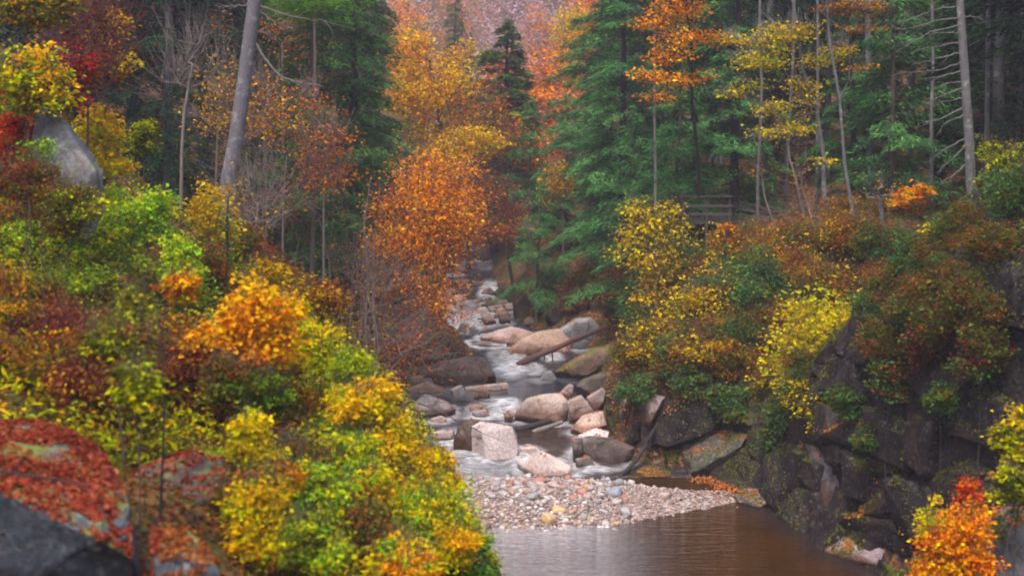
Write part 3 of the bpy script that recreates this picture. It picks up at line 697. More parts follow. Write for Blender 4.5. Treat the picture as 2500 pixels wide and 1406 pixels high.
def on_bar():
    x = rng.uniform(-3.2, 7.9); Y = rng.uniform(41.8, 51); return x, Y, float(bar(np.array([x]), np.array([Y]))[0])
while len(spots) < 290 and tries < 40000:
    tries += 1
    x, Y, b = on_bar()
    if b < .02: continue
    big_ok = 1 if x < 3.5 else .18
    if rng.random() > big_ok: continue
    r = .5 * np.clip(rng.lognormal(math.log(.235), .4), .12, .58)
    if x > 4: r *= .75
    if any((x - q[0]) ** 2 + (Y - q[1]) ** 2 < (.8 * (r + q[2])) ** 2 for q in spots): continue
    spots.append((x, Y, r))
for (x, Y, r) in spots:
    n = names[rng.choice(len(names), p=pw)]
    o = link("pebble", PM[n][rng.integers(4)])
    o.location = (x, Y, Hs(x, Y) + r * rng.uniform(.15, .5)); s = 2 * r
    o.scale = (s, s * rng.uniform(.85, 1.1), s * rng.uniform(.85, 1.15)); o.rotation_euler = (rng.uniform(-.3, .3), rng.uniform(-.3, .3), rng.uniform(0, 6.28))
    tag(o, ("big " if r > .2 else "small " if r < .1 else "") + f"{n} rounded pebble lying on the gravel bar", "pebble", "pebbles on the gravel bar")
# the fine gravel between them
bm = bmesh.new(); bmesh.ops.create_icosphere(bm, subdivisions=1, radius=.5)
bv = np.array([v.co[:] for v in bm.verts]); bf = np.array([[v.index for v in f.verts] for f in bm.faces]); bm.free()
GV, GFc = [], []; k = 0
for _ in range(80000):
    x, Y, b = on_bar()
    if b < -.12 or (b < .05 and rng.random() > .5): continue
    r = np.clip(rng.lognormal(math.log(.085), .45), .03, .2)
    if x > 3.5: r *= .75
    v = bv * rng.uniform(.75, 1.25, (len(bv), 1)) * np.array([1, rng.uniform(.6, 1), rng.uniform(.45, .8)]) * r
    a = rng.uniform(0, 6.28); ca, sa = math.cos(a), math.sin(a)
    v = np.stack([v[:, 0] * ca - v[:, 1] * sa, v[:, 0] * sa + v[:, 1] * ca, v[:, 2]], 1) + np.array([x, Y, Hs(x, Y) + r * .18])
    GV.append(v); GFc.append(bf + k * len(bv)); k += 1
    if k >= 11500: break
m_gravel, t, out = nodes("mixed_gravel")
geo = N(t, "ShaderNodeNewGeometry")
r_ = ramp(t, [(0, (.07, .045, .035)), (.25, (.2, .13, .11)), (.5, (.19, .165, .16)), (.7, (.32, .24, .21)), (.88, (.46, .42, .4)), (1, (.24, .1, .07))])
t.links.new(geo.outputs["Random Per Island"], r_.inputs[0])
p = N(t, "ShaderNodeBsdfPrincipled", i_Roughness=.7); t.links.new(r_.outputs[0], p.inputs["Base Color"]); t.links.new(p.outputs[0], out.inputs[0])
tag(link("gravel", mesh_from("gravel", np.concatenate(GV), np.concatenate(GFc), True, m_gravel)), kind="stuff")

# ------------------------------------------------------------------ fallen wood
M_BARK = {
    'grey': bark_mat("grey_bark", (.05, .048, .05), (.16, .15, .155), (.22, .23, .2)),
    'pine': bark_mat("pine_bark", (.055, .05, .055), (.17, .155, .17), (.2, .19, .2), 11),
    'dark': bark_mat("dark_bark", (.01, .007, .006), (.036, .027, .024)),
    'brown': bark_mat("brown_bark", (.04, .026, .02), (.13, .09, .07)),
    'birch': bark_mat("birch_bark", (.08, .075, .07), (.24, .225, .21), (.07, .065, .06)),
    'twig': bark_mat("pale_twig_bark", (.10, .075, .065), (.24, .19, .17)),
    'red': bark_mat("red_twig_bark", (.07, .02, .018), (.18, .06, .05)),
    'log': bark_mat("wet_log_wood", (.03, .014, .014), (.17, .075, .065), None, 9),
    'deck': bark_mat("weathered_deck_wood", (.03, .02, .018), (.085, .066, .06), None, 10),
}
def wobble(a, b, n, amp, seed):
    r = np.random.default_rng(seed); tt = np.linspace(0, 1, n)[:, None]
    P = np.asarray(a) * (1 - tt) + np.asarray(b) * tt; L = np.linalg.norm(np.asarray(b) - a)
    w_ = np.cumsum(r.normal(size=(n, 3)), 0); w_ -= w_[0] + (w_[-1] - w_[0]) * tt
    return P + w_ * amp * L / n ** .5
def log_thing(a, b, r0, r1, label, stubs, mat='log', name="fallen_log", seed=0, cat="log", amp=.012):
    a = np.array(a); root = empty(name, a); tag(root, label, cat)
    P = wobble(a, b, 14, amp, seed) - a
    tb = Tubes(); tb.add(P, np.linspace(r0, r1, 14) * np.random.default_rng(seed).uniform(.9, 1.1, 14), 12)
    # rounded off broken ends
    link("trunk", tb.build("trunk", M_BARK[mat]), root)
    for (f, d, L, r) in stubs:
        q = P[int(f * 13)]; tb = Tubes(); e = q + np.array(d) * L
        tb.add(wobble(q, e, 6, .06, int(f * 100)), np.linspace(r, r * .45, 6), 6); link("branch_stub", tb.build("branch_stub", M_BARK[mat]), root)
    return root
Y0 = 69.0
log_thing(at(1262, 891, 68.9), at(1484, 795, 69.3), .155, .115, "long reddish fallen log slanting from the stream up onto the huge boulder",
          [(.28, (.1, 0, -1), .75, .045), (.34, (-.05, 0, -1), .85, .05), (.40, (.1, 0, -1), .9, .05), (.85, (-.2, 0, -1), .45, .03), (.62, (-.35, .2, .9), .5, .025)], seed=2)
log_thing(at(1508, 1172, hit(1508, 1165)[1] - .1), at(1582, 1074, 52.2), .095, .07, "dark bare dead trunk leaning from the water onto the cliff rocks",
          [(.3, (-1, 0, -.2), .8, .03), (.45, (.9, -.2, .1), .5, .025), (.2, (.8, 0, -.3), .5, .02)], 'dark', "driftwood", 3, amp=.03)
log_thing(at(1578, 1078, 52.0), at(1655, 962, 52.6), .07, .035, "thin dark dead trunk running up the crevice above the leaning one",
          [(.7, (.6, -.1, .5), .5, .02)], 'dark', "driftwood", 4, amp=.04)
log_thing(at(1262, 1050, 56.3), at(1345, 1026, 56.6), .16, .10, "short dark rotten log wedged under the large streaked boulder", [(.6, (.3, 0, 1), .3, .04)], 'dark', "fallen_log", 5)
log_thing(at(1300, 1056, 56.0), at(1372, 1030, 56.6), .11, .09, "pale stripped log beside the rotten one below the streaked boulder", [(.5, (.3, -.2, .5), .2, .02)], 'twig', "fallen_log", 6)
log_thing(at(965, 960, 46), at(1232, 1078, 50), .035, .008, "long thin bare branch reaching out over the boulders from the yellow bushes", [(.5, (.8, .3, -.1), .8, .008), (.3, (.5, .1, .6), .6, .01)], 'twig', "bare_branch", 7, "branch", .02)
log_thing(at(-20, 1146, 14.0), at(215, 1188, 13.8), .018, .008, "dark stick lying on the red leaves of the big boulder", [(.5, (.5, .3, .2), .15, .005)], 'dark', "stick", 8, "stick", .03)

# ------------------------------------------------------------------ the viewing deck in the woods
dY = 63.0; pL = at(1668, 545, dY); pR = at(1780, 545, dY); zf = at(1720, 534, dY)[2]; xL, xR = pL[0], pR[0]
root = empty("viewing_deck", (xL, dY, zf)); tag(root, "small weathered timber viewing deck with railings at the forest edge", "deck")
W_ = xR - xL; Dp = 2.2
def boxmesh(name, boxes, mat, bev=.008):
    bm = bmesh.new()
    for (x0, x1, y0, y1, z0, z1) in boxes:
        r = bmesh.ops.create_cube(bm, size=1)
        for v in r['verts']: v.co = Vector(((x0 + x1) / 2 + v.co.x * (x1 - x0), (y0 + y1) / 2 + v.co.y * (y1 - y0), (z0 + z1) / 2 + v.co.z * (z1 - z0)))
    bmesh.ops.bevel(bm, geom=list(bm.edges), offset=bev, segments=1, affect='EDGES')
    me = bpy.data.meshes.new(name); bm.to_mesh(me); bm.free(); me.materials.append(mat); return me
DW = M_BARK['deck']
link("floor", boxmesh("floor", [(0, W_, i * .145, i * .145 + .135, -.04, 0) for i in range(15)], DW), root)
link("fascia", boxmesh("fascia", [(-.02, W_ + .02, -.045, -.005, -.24, -.045)], DW), root)
link("joist", boxmesh("joist", [(.1, .16, 0, Dp, -.2, -.042), (W_ - .16, W_ - .1, 0, Dp, -.2, -.042), (W_ / 2 - .03, W_ / 2 + .03, 0, Dp, -.2, -.042)], DW), root)
for x in (0.0, W_ / 2, W_):
    gz = Hs(xL + x, dY - .1) - zf
    link("post", boxmesh("post", [(x - .05, x + .05, -.145, -.047, min(-.35, gz - .2), .95)], DW), root)
for x in (0.0, W_):
    link("post", boxmesh("post", [(x - .05, x + .05, Dp - .1, Dp, min(-.35, Hs(xL + x, dY + Dp) - zf - .2), .95)], DW), root)
for z in (.14, .5):
    link("rail", boxmesh("rail", [(-.1, W_ + .1, -.19, -.148, z, z + .13)], DW), root)
    link("side_rail", boxmesh("side_rail", [(-.095, -.053, -.1, Dp, z, z + .13)], DW), root)
    link("side_rail", boxmesh("side_rail", [(W_ + .053, W_ + .095, -.1, Dp, z, z + .13)], DW), root)
link("top_rail", boxmesh("top_rail", [(-.16, W_ + .16, -.24, -.02, .953, 1.0)], DW), root)
link("top_rail", boxmesh("top_rail", [(-.14, .06, -.018, Dp + .05, .953, 1.0)], DW), root)
link("top_rail", boxmesh("top_rail", [(W_ - .06, W_ + .14, -.018, Dp + .05, .953, 1.0)], DW), root)

# white water breaks round the stones that stand in it
ex = np.zeros_like(WX)
for o in ROCKS.values():
    if o.get("group") not in (B, "smaller rocks strewn in the stream"): continue
    xs_ = [v.co.x for v in o.data.vertices]; r = (max(xs_) - min(xs_)) * .5; cx_, cy2 = o.location.x, o.location.y
    if r > 1.6: continue
    m_ = (np.abs(WX - cx_) < r + 1) & (np.abs(WY - cy2) < r + 1.6)
    d = np.hypot((WX - cx_), (WY - cy2) * np.where(WY < cy2, .75, 1.0))
    ex = np.maximum(ex, m_ * np.exp(-((d - r * 1.0) / .22) ** 2) * np.clip(slope / .05, .12, 1.0))
foam2 = np.clip(np.maximum(foam, ex * (.2 + .7 * fx)), 0, 1.1)
wme.attributes["foam"].data.foreach_set("value", foam2.ravel().astype(np.float32))
co = np.stack([WX, WY, WZ + foam2 * (fx - .35) * .22], -1).reshape(-1, 3).astype(np.float32)
wme.vertices.foreach_set("co", co.ravel()); wme.update()
# ------------------------------------------------------------------ plants: leaf colours
LM = {
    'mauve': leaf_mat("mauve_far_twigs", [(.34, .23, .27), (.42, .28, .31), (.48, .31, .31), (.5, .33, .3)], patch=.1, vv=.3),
    'yellow': leaf_mat("yellow_leaf", [(.32, .24, .012), (.62, .42, .012), (.68, .5, .02), (.5, .46, .03)]),
    'yelgreen': leaf_mat("yellow_green_leaf", [(.14, .26, .02), (.34, .42, .02), (.55, .5, .02), (.66, .46, .012)]),
    'green': leaf_mat("fresh_green_leaf", [(.06, .2, .02), (.14, .34, .03), (.3, .46, .04), (.42, .46, .03)]),
    'gold': leaf_mat("golden_leaf", [(.58, .2, .008), (.74, .34, .008), (.8, .46, .01), (.7, .5, .02)]),
    'orange': leaf_mat("orange_leaf", [(.5, .11, .01), (.72, .2, .008), (.78, .29, .01), (.74, .4, .015)]),
    'redorange': leaf_mat("red_orange_leaf", [(.26, .035, .012), (.5, .085, .012), (.6, .14, .012), (.62, .26, .02)]),
    'red': leaf_mat("crimson_leaf", [(.16, .01, .02), (.32, .015, .03), (.42, .03, .03), (.4, .1, .03)]),
    'russet': leaf_mat("russet_leaf", [(.07, .025, .012), (.16, .05, .02), (.26, .085, .03), (.34, .14, .05)]),
    'maroon': leaf_mat("maroon_leaf", [(.05, .014, .014), (.1, .022, .02), (.17, .04, .028), (.12, .06, .02)]),
    'olive': leaf_mat("olive_brown_leaf", [(.035, .042, .01), (.075, .085, .014), (.13, .14, .02), (.17, .115, .02)]),
    'litter': leaf_mat("dead_red_leaf", [(.06, .014, .01), (.17, .03, .02), (.26, .06, .035), (.33, .15, .1)], trans=.1),
    'oranlit': leaf_mat("dead_orange_leaf", [(.14, .045, .02), (.3, .1, .035), (.42, .15, .05), (.4, .22, .08)], trans=.1),
    'sparse': leaf_mat("mixed_amber_leaf", [(.2, .07, .01), (.42, .18, .012), (.5, .28, .012), (.34, .32, .02)]),
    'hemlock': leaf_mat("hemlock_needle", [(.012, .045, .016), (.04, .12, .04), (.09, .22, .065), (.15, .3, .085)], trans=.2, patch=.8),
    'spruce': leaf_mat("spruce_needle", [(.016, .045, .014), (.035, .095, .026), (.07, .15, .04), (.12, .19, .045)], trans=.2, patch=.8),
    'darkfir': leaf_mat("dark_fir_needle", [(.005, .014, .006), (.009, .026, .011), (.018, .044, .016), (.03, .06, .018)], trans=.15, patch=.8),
    'pineneedle': leaf_mat("pine_needle", [(.03, .08, .012), (.06, .14, .02), (.1, .2, .03), (.15, .24, .04)], trans=.25, patch=.8),
    'farpink': leaf_mat("far_rosy_leaf", [(.24, .13, .13), (.38, .2, .19), (.5, .26, .2), (.58, .3, .12)], patch=.12),
}
def skeleton_tubes(tb, trunk, rt, clusters, rng, tip=.012, sides=5, wob=.10, rise=.25):
    """limbs grown from the trunk polyline out to every cluster centre; returns nothing, adds to tb"""
    nodes_ = [tuple(p) for p in trunk]; parent = [i - 1 for i in range(len(trunk))]
    n0 = len(trunk); P = np.array(nodes_, float)
    low = max(1, int(n0 * .25))
    order = np.argsort(np.linalg.norm(clusters - P[n0 - 1], axis=1) * .3 + np.min(np.linalg.norm(clusters[:, None] - P[None, low:], axis=2), axis=1))
    leaf_ids = []
    for ci in order:
        c = clusters[ci]; A = np.array(nodes_)
        d = c - A; dist = np.linalg.norm(d, axis=1)
        pen = np.where(d[:, 2] < .12 * dist, .5 * (.12 * dist - d[:, 2]), 0)
        cost = dist + pen; cost[:low] += 50 * (n0 > 3)
        j = int(np.argmin(cost)); a = A[j]; L = dist[j]
        if L < .05: continue
        k = max(1, min(4, int(L / .6)))
        prev = j
        for q in range(1, k + 1):
            f = q / k
            p = a + (c - a) * f + np.array([0, 0, rise * L * f * (1 - f)]) + rng.normal(size=3) * wob * L * (f < 1) * .5
            nodes_.append(tuple(p)); parent.append(prev); prev = len(nodes_) - 1
        leaf_ids.append(prev)
    n = len(nodes_); A = np.array(nodes_); acc = np.zeros(n)
    for i in leaf_ids: acc[i] += 1
    kids = [0] * n
    for i in range(n - 1, 0, -1): acc[parent[i]] += acc[i]
    tot = max(acc[0], 1)
    R = np.maximum(tip, rt * .72 * (acc / tot) ** .48)
    R[:n0] = np.maximum(R[:n0], np.linspace(rt, rt * .3, n0))
    R[:n0] = np.minimum(R[:n0], np.linspace(rt, rt * .55, n0))
    tb.add(A[:n0], R[:n0], max(sides, 8))
    for i in range(n0, n):
        a, b = parent[i], i
        tb.add([A[a], (A[a] + A[b]) / 2 + rng.normal(size=3) * .02, A[b]], [min(R[a], R[b] * 1.5), R[b] * 1.2, R[b]], sides)
def blob_points(rng, blobs, n, shell=.45):
    """points within ellipsoids (x,y,z,rx,ry,rz), thicker towards the outside"""
    vol = np.array([b[3] * b[4] * b[5] for b in blobs]) ** .75; ids = rng.choice(len(blobs), n, p=vol / vol.sum())
    B_ = np.array(blobs)[ids]; r = rng.random(n) ** shell
    return B_[:, :3] + rand_dirs(rng, n) * r[:, None] * B_[:, 3:6]
def leaf_cloud(rng, centres, per, spread, flat, size, aspect=.62, droop=.35, up=.7):
    n = len(centres) * per; C = np.repeat(centres, per, 0)
    off = rng.normal(size=(n, 3)) * spread; off[:, 2] *= flat
    C = C + off
    D = unit(np.stack([off[:, 0] + rng.normal(size=n) * spread, off[:, 1] + rng.normal(size=n) * spread, -droop * spread + rng.normal(size=n) * spread * .5], 1))
    Nn = unit(rng.normal(size=(n, 3)) * .75 + np.array([0, 0, up]))
    L = size * np.clip(rng.lognormal(-.06, .32, n), .4, 1.9)
    return C, D, Nn, L, L * aspect
def broadleaf(name, label, cat, base, trunk, rt, blobs, leaf, ncl, per, size, spread=.35, flat=.5, bark='grey', seed=0, twigs=2, group=None, gaps=0.0, tip=.012, leafname="crown", rise=.25, stems=None, shell=.45, droop=.35, aspect=.62):
    """base: world point; trunk, blobs: relative to base"""
    rng = np.random.default_rng(seed); root = empty(name, base); tag(root, label, cat, group)
    cl = blob_points(rng, blobs, ncl, shell)
    tb = Tubes(); skeleton_tubes(tb, np.array(trunk, float), rt, cl, rng, tip, rise=rise)
    for c in cl:
        for _ in range(twigs):
            dd = c - np.array(trunk[len(trunk) // 2]); e = c + (rand_dirs(rng, 1)[0] * .75 + dd / (np.linalg.norm(dd) + .01)) * spread * 1.9 + np.array([0, 0, .1])
            tb.add([c, (c + e) / 2 + rng.normal(size=3) * .04, e], [tip * .8, tip * .65, tip * .4], 3)
    link("trunk" if cat == "tree" else "stems", tb.build("trunk", M_BARK[bark]), root)
    if per > 0:
        keep = cl
        if gaps:
            v = np.array([mnoise.noise(Vector(c * .55) + Vector((seed * 2.3, 0, 0))) for c in cl]); keep = cl[v > np.quantile(v, gaps)]
        lv = [leaf] if isinstance(leaf, str) else leaf
        for i, lf in enumerate(lv):
            sel = keep[i::len(lv)]
            g = leaf_cloud(rng, sel, per, spread, flat, size, aspect, droop)
            V, F = leaf_geo(*g); link(leafname if cat == "tree" else "foliage", mesh_from(leafname, V, F, False, LM[lf]), root)
    return root
def auto_trunk(rng, h, lean=(0, 0), n=8, amp=.03):
    t_ = np.linspace(0, 1, n); P = np.stack([lean[0] * t_ ** 1.4, lean[1] * t_ ** 1.4, h * t_], 1)
    w_ = np.cumsum(rng.normal(size=(n, 3)), 0) * amp * h / n ** .5; w_[:, 2] = 0; w_ -= w_[0]
    return P + w_
def conifer_meshes(seed, h, R, mat, bark='dark', start=.06, per_m=6.5, qn=70, q=(.30, .075), droop=.35, up=.12, power=.8, rt=None, ragged=.25, flatfan=.11):
    """trunk mesh and crown mesh of one needle tree; branches are drooping flat sprays"""
    rng = np.random.default_rng(seed); tr = auto_trunk(rng, h, (rng.normal() * .2, rng.normal() * .2), 10, .006)
    rt = rt or .012 * h + .03
    tb = Tubes(); tb.add(tr, np.linspace(rt, .02, 10), 9)
    Cs, Ds, Ns, Ls, Ws = [], [], [], [], []
    nb = int(h * (1 - start) * per_m)
    zs = h * (start + (1 - start) * (np.arange(nb) + rng.random(nb)) / nb)
    az = np.cumsum(rng.normal(2.4, .5, nb))
    lob = rng.uniform(0, 6.28, 3)
    for z, a in zip(zs, az):
        if mnoise.noise(Vector((math.cos(a) * 1.3, math.sin(a) * 1.3, z * .42 + seed * 7.7))) < -.24: continue
        f = (z / h - start) / (1 - start)
        L = R * ((1 - f) ** power) * rng.uniform(1 - ragged, 1 + ragged * .6) * (1 + .22 * math.sin(a + lob[0]) + .14 * math.sin(2 * a + lob[1] + z * .5)) + .15
        if f < .06: L *= rng.uniform(.4, 1)
        i = z / h * 9; i0 = min(int(i), 8); b = tr[i0] + (tr[i0 + 1] - tr[i0]) * (i - i0)
        d = np.array([math.cos(a), math.sin(a), 0.]); s = np.array([-d[1], d[0], 0.])
        upk = up + .35 * f + rng.normal() * .17
        def pos(t_): return b + d * L * t_[:, None] + np.array([0, 0, 1.]) * (upk * L * t_ - droop * L * t_ ** 2)[:, None]
        tt = np.linspace(0, 1, 4); tb.add(pos(tt), np.linspace(.008 + .007 * L, .003, 4), 3)
        n = max(8, int(qn * (L / R) ** 1.15))
        t_ = rng.random(n) ** .75 * .98 + .02; sd = rng.choice([-1, 1], n)
        wl = L * .34 * (1 - t_ * .8) * (.25 + t_) * 2.0 * rng.random(n) + .02
        fw = .65
        C = pos(t_) + (s[None] * sd[:, None] + d[None] * fw) * wl[:, None]
        C[:, 2] += -.22 * wl - .25 * droop * wl + rng.normal(size=n) * flatfan
        Dv = s[None] * sd[:, None] * rng.uniform(.4, 1.1, n)[:, None] + d[None] * rng.uniform(.4, 1.2, n)[:, None] + np.stack([rng.normal(size=n) * .25, rng.normal(size=n) * .25, -.3 + rng.normal(size=n) * .22], 1)
        Cs.append(C); Ds.append(Dv); Ns.append(np.array([0, 0, 1.0]) + rng.normal(size=(n, 3)) * .35)
        Ls.append(q[0] * rng.uniform(.6, 1.3, n)); Ws.append(q[1] * rng.uniform(.8, 1.3, n))
    V, F = leaf_geo(np.concatenate(Cs), np.concatenate(Ds), np.concatenate(Ns), np.concatenate(Ls), np.concatenate(Ws), fold=-.12)
    return tb.build("trunk", M_BARK[bark]), mesh_from("crown", V, F, False, LM[mat])
def conifer(label, base, meshes, name="conifer_tree", group=None, s=1, rz=0):
    root = empty(name, base, rz); tag(root, label, "tree", group); root.scale = (s, s, s) if not hasattr(s, '__len__') else s
    link("trunk", meshes[0], root); link("crown", meshes[1], root)
    return root
def rel(px, py, Y, base): return at(px, py, Y) - np.asarray(base)
def ground_at(px, Y):
    x = (px - 1250) / FPX * Y
    for _ in range(4):
        z = Hs(x, Y); cp, sp = math.cos(PITCH), math.sin(PITCH)
        x = (px - 1250) / FPX * (Y * cp - (z - CAM_Z) * sp)
    return np.array([x, Y, Hs(x, Y) - .05])
# ------------------------------------------------------------------ needle trees
HEM = [conifer_meshes(11 + i, 21, 3.6, 'hemlock', 'dark', .05, 7, 620, (.34, .05), .42, .16) for i in range(3)]
HEMS = [conifer_meshes(21 + i, 9, 2.7, 'hemlock', 'brown', .10, 8, 480, (.28, .042), .40, .22) for i in range(2)]
SPR = [conifer_meshes(31 + i, 22, 3.3, 'spruce', 'dark', .10, 8, 480, (.34, .055), .5, .12) for i in range(3)]
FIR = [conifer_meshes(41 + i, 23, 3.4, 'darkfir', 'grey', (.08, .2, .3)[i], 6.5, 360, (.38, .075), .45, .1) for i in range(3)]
SMALL = [conifer_meshes(51, 14, 2.3, 'pineneedle', 'dark', .04, 13, 340, (.36, .08), .5, .25, ragged=.12, power=.9)]
BABY = [conifer_meshes(55 + i, 2.2, .8, 'spruce', 'brown', .02, 16, 34, (.11, .035), .15, .35) for i in range(2)]
rngT = np.random.default_rng(77)
def put(px, Y, meshes, label, s=1.0, group=None):
    b = ground_at(px, Y)
    return conifer(label, b, meshes, s=s, rz=float(rngT.uniform(0, 6.28)), group=group)
put(1515, 76, HEM[0], "tall lit hemlock hanging over the right bank of the stream")
put(1465, 88, HEM[1], "pale green hemlock behind the tall lit one beside the orange far trees", .95)
put(1570, 82, HEM[2], "hemlock with its crown above the yellow bush left of the deck", 1.05)
put(1560, 68, HEMS[0], "mid height hemlock spreading behind the thin birch trunk", 1.15)
put(1690, 71, HEM[1], "bluish hemlock standing right behind the viewing deck", .9)
put(1640, 66, HEMS[1], "young hemlock left behind the viewing deck", 1.1)
put(1790, 69, HEM[0], "hemlock right of the viewing deck under the yellow maple", .9)
put(1385, 84, HEMS[0], "low hemlock drooping over the mossy boulders", 1.0)
put(1310, 79, HEMS[1], "small hemlock with low sprays beside the pale leaning sapling", .8)
put(1490, 79, HEMS[1], "young hemlock at the foot of the tall lit hemlock", .85)
put(1870, 76, FIR[0], "dark fir behind the yellow maple")
put(2080, 63, HEM[2], "bright green hemlock right of the broad grey trunk", .62)
put(2175, 60, HEMS[0], "small bright hemlock left of the dead spruce", 1.2)
put(2010, 74, FIR[1], "dark fir seen between the maple trunk and the broad grey trunk")
put(2290, 64, SPR[0], "dark spruce behind the bare branches of the dead spruce")
put(2430, 60, FIR[0], "shaded fir right of the dead spruce")
put(2540, 52, FIR[2], "shaded fir at the right edge of the view")
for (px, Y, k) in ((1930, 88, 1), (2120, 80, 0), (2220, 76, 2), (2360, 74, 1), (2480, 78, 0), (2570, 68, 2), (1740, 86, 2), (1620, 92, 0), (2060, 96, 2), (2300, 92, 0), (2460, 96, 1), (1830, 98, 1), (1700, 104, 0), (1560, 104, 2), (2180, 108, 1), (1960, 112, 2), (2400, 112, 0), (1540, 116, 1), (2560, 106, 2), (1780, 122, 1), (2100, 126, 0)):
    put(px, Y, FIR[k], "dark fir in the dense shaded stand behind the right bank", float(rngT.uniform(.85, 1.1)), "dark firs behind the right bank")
put(860, 70, SPR[1], "tall green spruce at the right end of the left forest", 1.05)
put(775, 66, SPR[0], "green spruce with drooping boughs behind the thin grey trunk", .95)
put(860, 84, HEM[2], "hemlock behind the tall green spruce on the left", 1.0)
put(420, 62, FIR[0], "dark fir left of the tangle of bare twigs", .95)
put(500, 72, FIR[1], "thin dark fir behind the tangle of bare twigs")
put(690, 76, SPR[2], "spruce just right of the leaning pine trunk", .95)
put(330, 68, FIR[2], "dark fir above the steep pale boulder")
put(800, 92, SPR[0], "spruce far behind the tall green spruce", 1.05)
put(755, 88, FIR[0], "dark fir between the two green spruces on the left")
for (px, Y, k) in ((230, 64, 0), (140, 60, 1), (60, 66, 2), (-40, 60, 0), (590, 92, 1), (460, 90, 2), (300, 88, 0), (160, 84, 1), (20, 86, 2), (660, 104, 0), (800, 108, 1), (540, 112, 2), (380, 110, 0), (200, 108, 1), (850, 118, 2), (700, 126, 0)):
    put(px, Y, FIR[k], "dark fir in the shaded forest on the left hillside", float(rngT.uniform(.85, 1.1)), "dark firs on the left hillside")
for (x, Y, k) in ((20, 36, 0), (24, 42, 1), (22, 47, 2), (27, 50, 0), (19, 30, 1), (30, 44, 2), (27, 34, 0), (24, 55, 2), (32, 56, 1)):  # unseen firs beyond the right edge, added to block sky light
    conifer("dark fir out of view on the right crest, added for shade", (x, Y, Hs(x, Y) - .1), FIR[k], rz=float(rngT.uniform(0, 6.28)), group="dark firs added out of view on the right crest for shade")
put(1240, 104, SMALL[0], "pointed spruce standing alone among the orange trees", (2.3, 2.3, 1.1))
put(1112, 150, SPR[1], "blue green spruce rising through the haze above the gold trees", 1.0)
put(1150, 165, SPR[0], "smaller hazy spruce right of the blue green one", .7)
put(1290, 96, HEMS[0], "dark young hemlock under the pointed spruce", 1.1)
put(925, 116, SPR[2], "spruce at the left edge of the gap, beside the gold trees", .95)
put(1520, 128, SPR[1], "hazy spruce at the right edge of the gap", .9)
o = conifer("small round dark spruce peeping over the near slope behind the orange bush", ground_at(552, 33), BABY[0], s=1.15)
o.location.z = at(552, 690, 33)[2] - .5

# ------------------------------------------------------------------ broadleaf trees
def hero(label, bpx, Y, trunk, rt, blobs, leaf, ncl, per, size, name="maple_tree", bark='grey', seed=0, base=None, **k):
    b = ground_at(bpx, Y) if base is None else base
    tr = [np.zeros(3)] + [rel(p[0], p[1], p[2] if len(p) > 2 else Y, b) for p in trunk]
    tr = np.array(tr)
    if len(tr) < 4:      # a few more joints
        s_ = np.linspace(0, len(tr) - 1, 6); tr = np.stack([np.interp(s_, np.arange(len(tr)), tr[:, c]) for c in range(3)], 1)
    bl = []
    for q in blobs:
        yy = q[2]; c = rel(q[0], q[1], yy, b); rx = q[3] / FPX * yy; rz = q[4] / FPX * yy
        bl.append((c[0], c[1], c[2], rx, q[5] if len(q) > 5 else (rx + rz) * .5, rz))
    return broadleaf(name, label, "tree", b, tr, rt, bl, leaf, ncl, per, size, bark=bark, seed=seed, **k)
hero("bright orange tree leaning over the stream from the left bank", 885, 62, [(900, 800, 62), (940, 720, 62.6), (1000, 620, 63.5), (1035, 540, 64), (1050, 460, 64.5)], .16,
     [(1070, 400, 64.5, 60, 30), (1020, 440, 64.5, 70, 40), (1105, 455, 65, 60, 45), (960, 510, 63.5, 55, 45), (1060, 520, 64, 110, 90), (1060, 520, 64, 110, 90), (1120, 560, 65, 60, 45), (985, 590, 63.5, 80, 45), (1080, 625, 63.5, 85, 32), (930, 600, 63, 45, 35), (1130, 400, 66, 35, 25), (1000, 390, 65.5, 30, 22),
      (1110, 690, 63.5, 55, 18), (1060, 740, 63, 60, 14), (1130, 770, 64, 45, 12), (1010, 680, 63, 50, 22)],
     ['orange', 'orange', 'redorange', 'orange', 'gold'], 420, 44, .125, spread=.42, flat=.8, seed=1, twigs=2, bark='brown', gaps=.06)
hero("tall golden tree with a fan of dark limbs behind the bright orange tree", 1062, 92, [(1085, 380, 92), (1075, 300, 92), (1060, 220, 92), (1050, 150, 92)], .2,
     [(1005, 125, 92, 60, 60), (1040, 215, 92, 95, 75), (1110, 235, 92, 55, 90), (985, 250, 91, 45, 50), (1060, 330, 92, 100, 40), (1120, 150, 93, 40, 40)],
     ['gold', 'gold', 'yellow', 'orange'], 230, 40, .2, spread=.5, flat=.6, seed=2, twigs=2, bark='brown', gaps=.1)
hero("rusty half bare tree left of the pointed spruce", 1235, 100, [(1180, 420, 97), (1185, 300, 97), (1190, 210, 97)], .15,
     [(1175, 270, 97, 65, 70), (1200, 360, 97, 90, 60), (1240, 330, 96, 60, 50)], ['russet', 'redorange', 'sparse'], 170, 26, .18, spread=.5, seed=3, twigs=4, bark='brown', gaps=.2)
hero("yellow bush like maple under the golden tree", 1060, 88, [(1150, 420, 88), (1150, 370, 88)], .09, [(1160, 345, 88, 65, 40), (1110, 360, 88, 50, 35)], ['yellow', 'gold'], 90, 34, .17, spread=.4, seed=4, bark='brown')
hero("brick red tree behind the bright orange tree's right side", 1262, 82, [(1235, 600, 82), (1200, 540, 82), (1180, 480, 82)], .12, [(1190, 480, 82, 75, 60), (1220, 560, 81, 70, 45), (1160, 560, 80, 60, 40), (1250, 520, 83, 40, 40)],
     ['redorange', 'russet', 'russet'], 150, 30, .16, spread=.42, seed=5, twigs=4, bark='brown', gaps=.15)
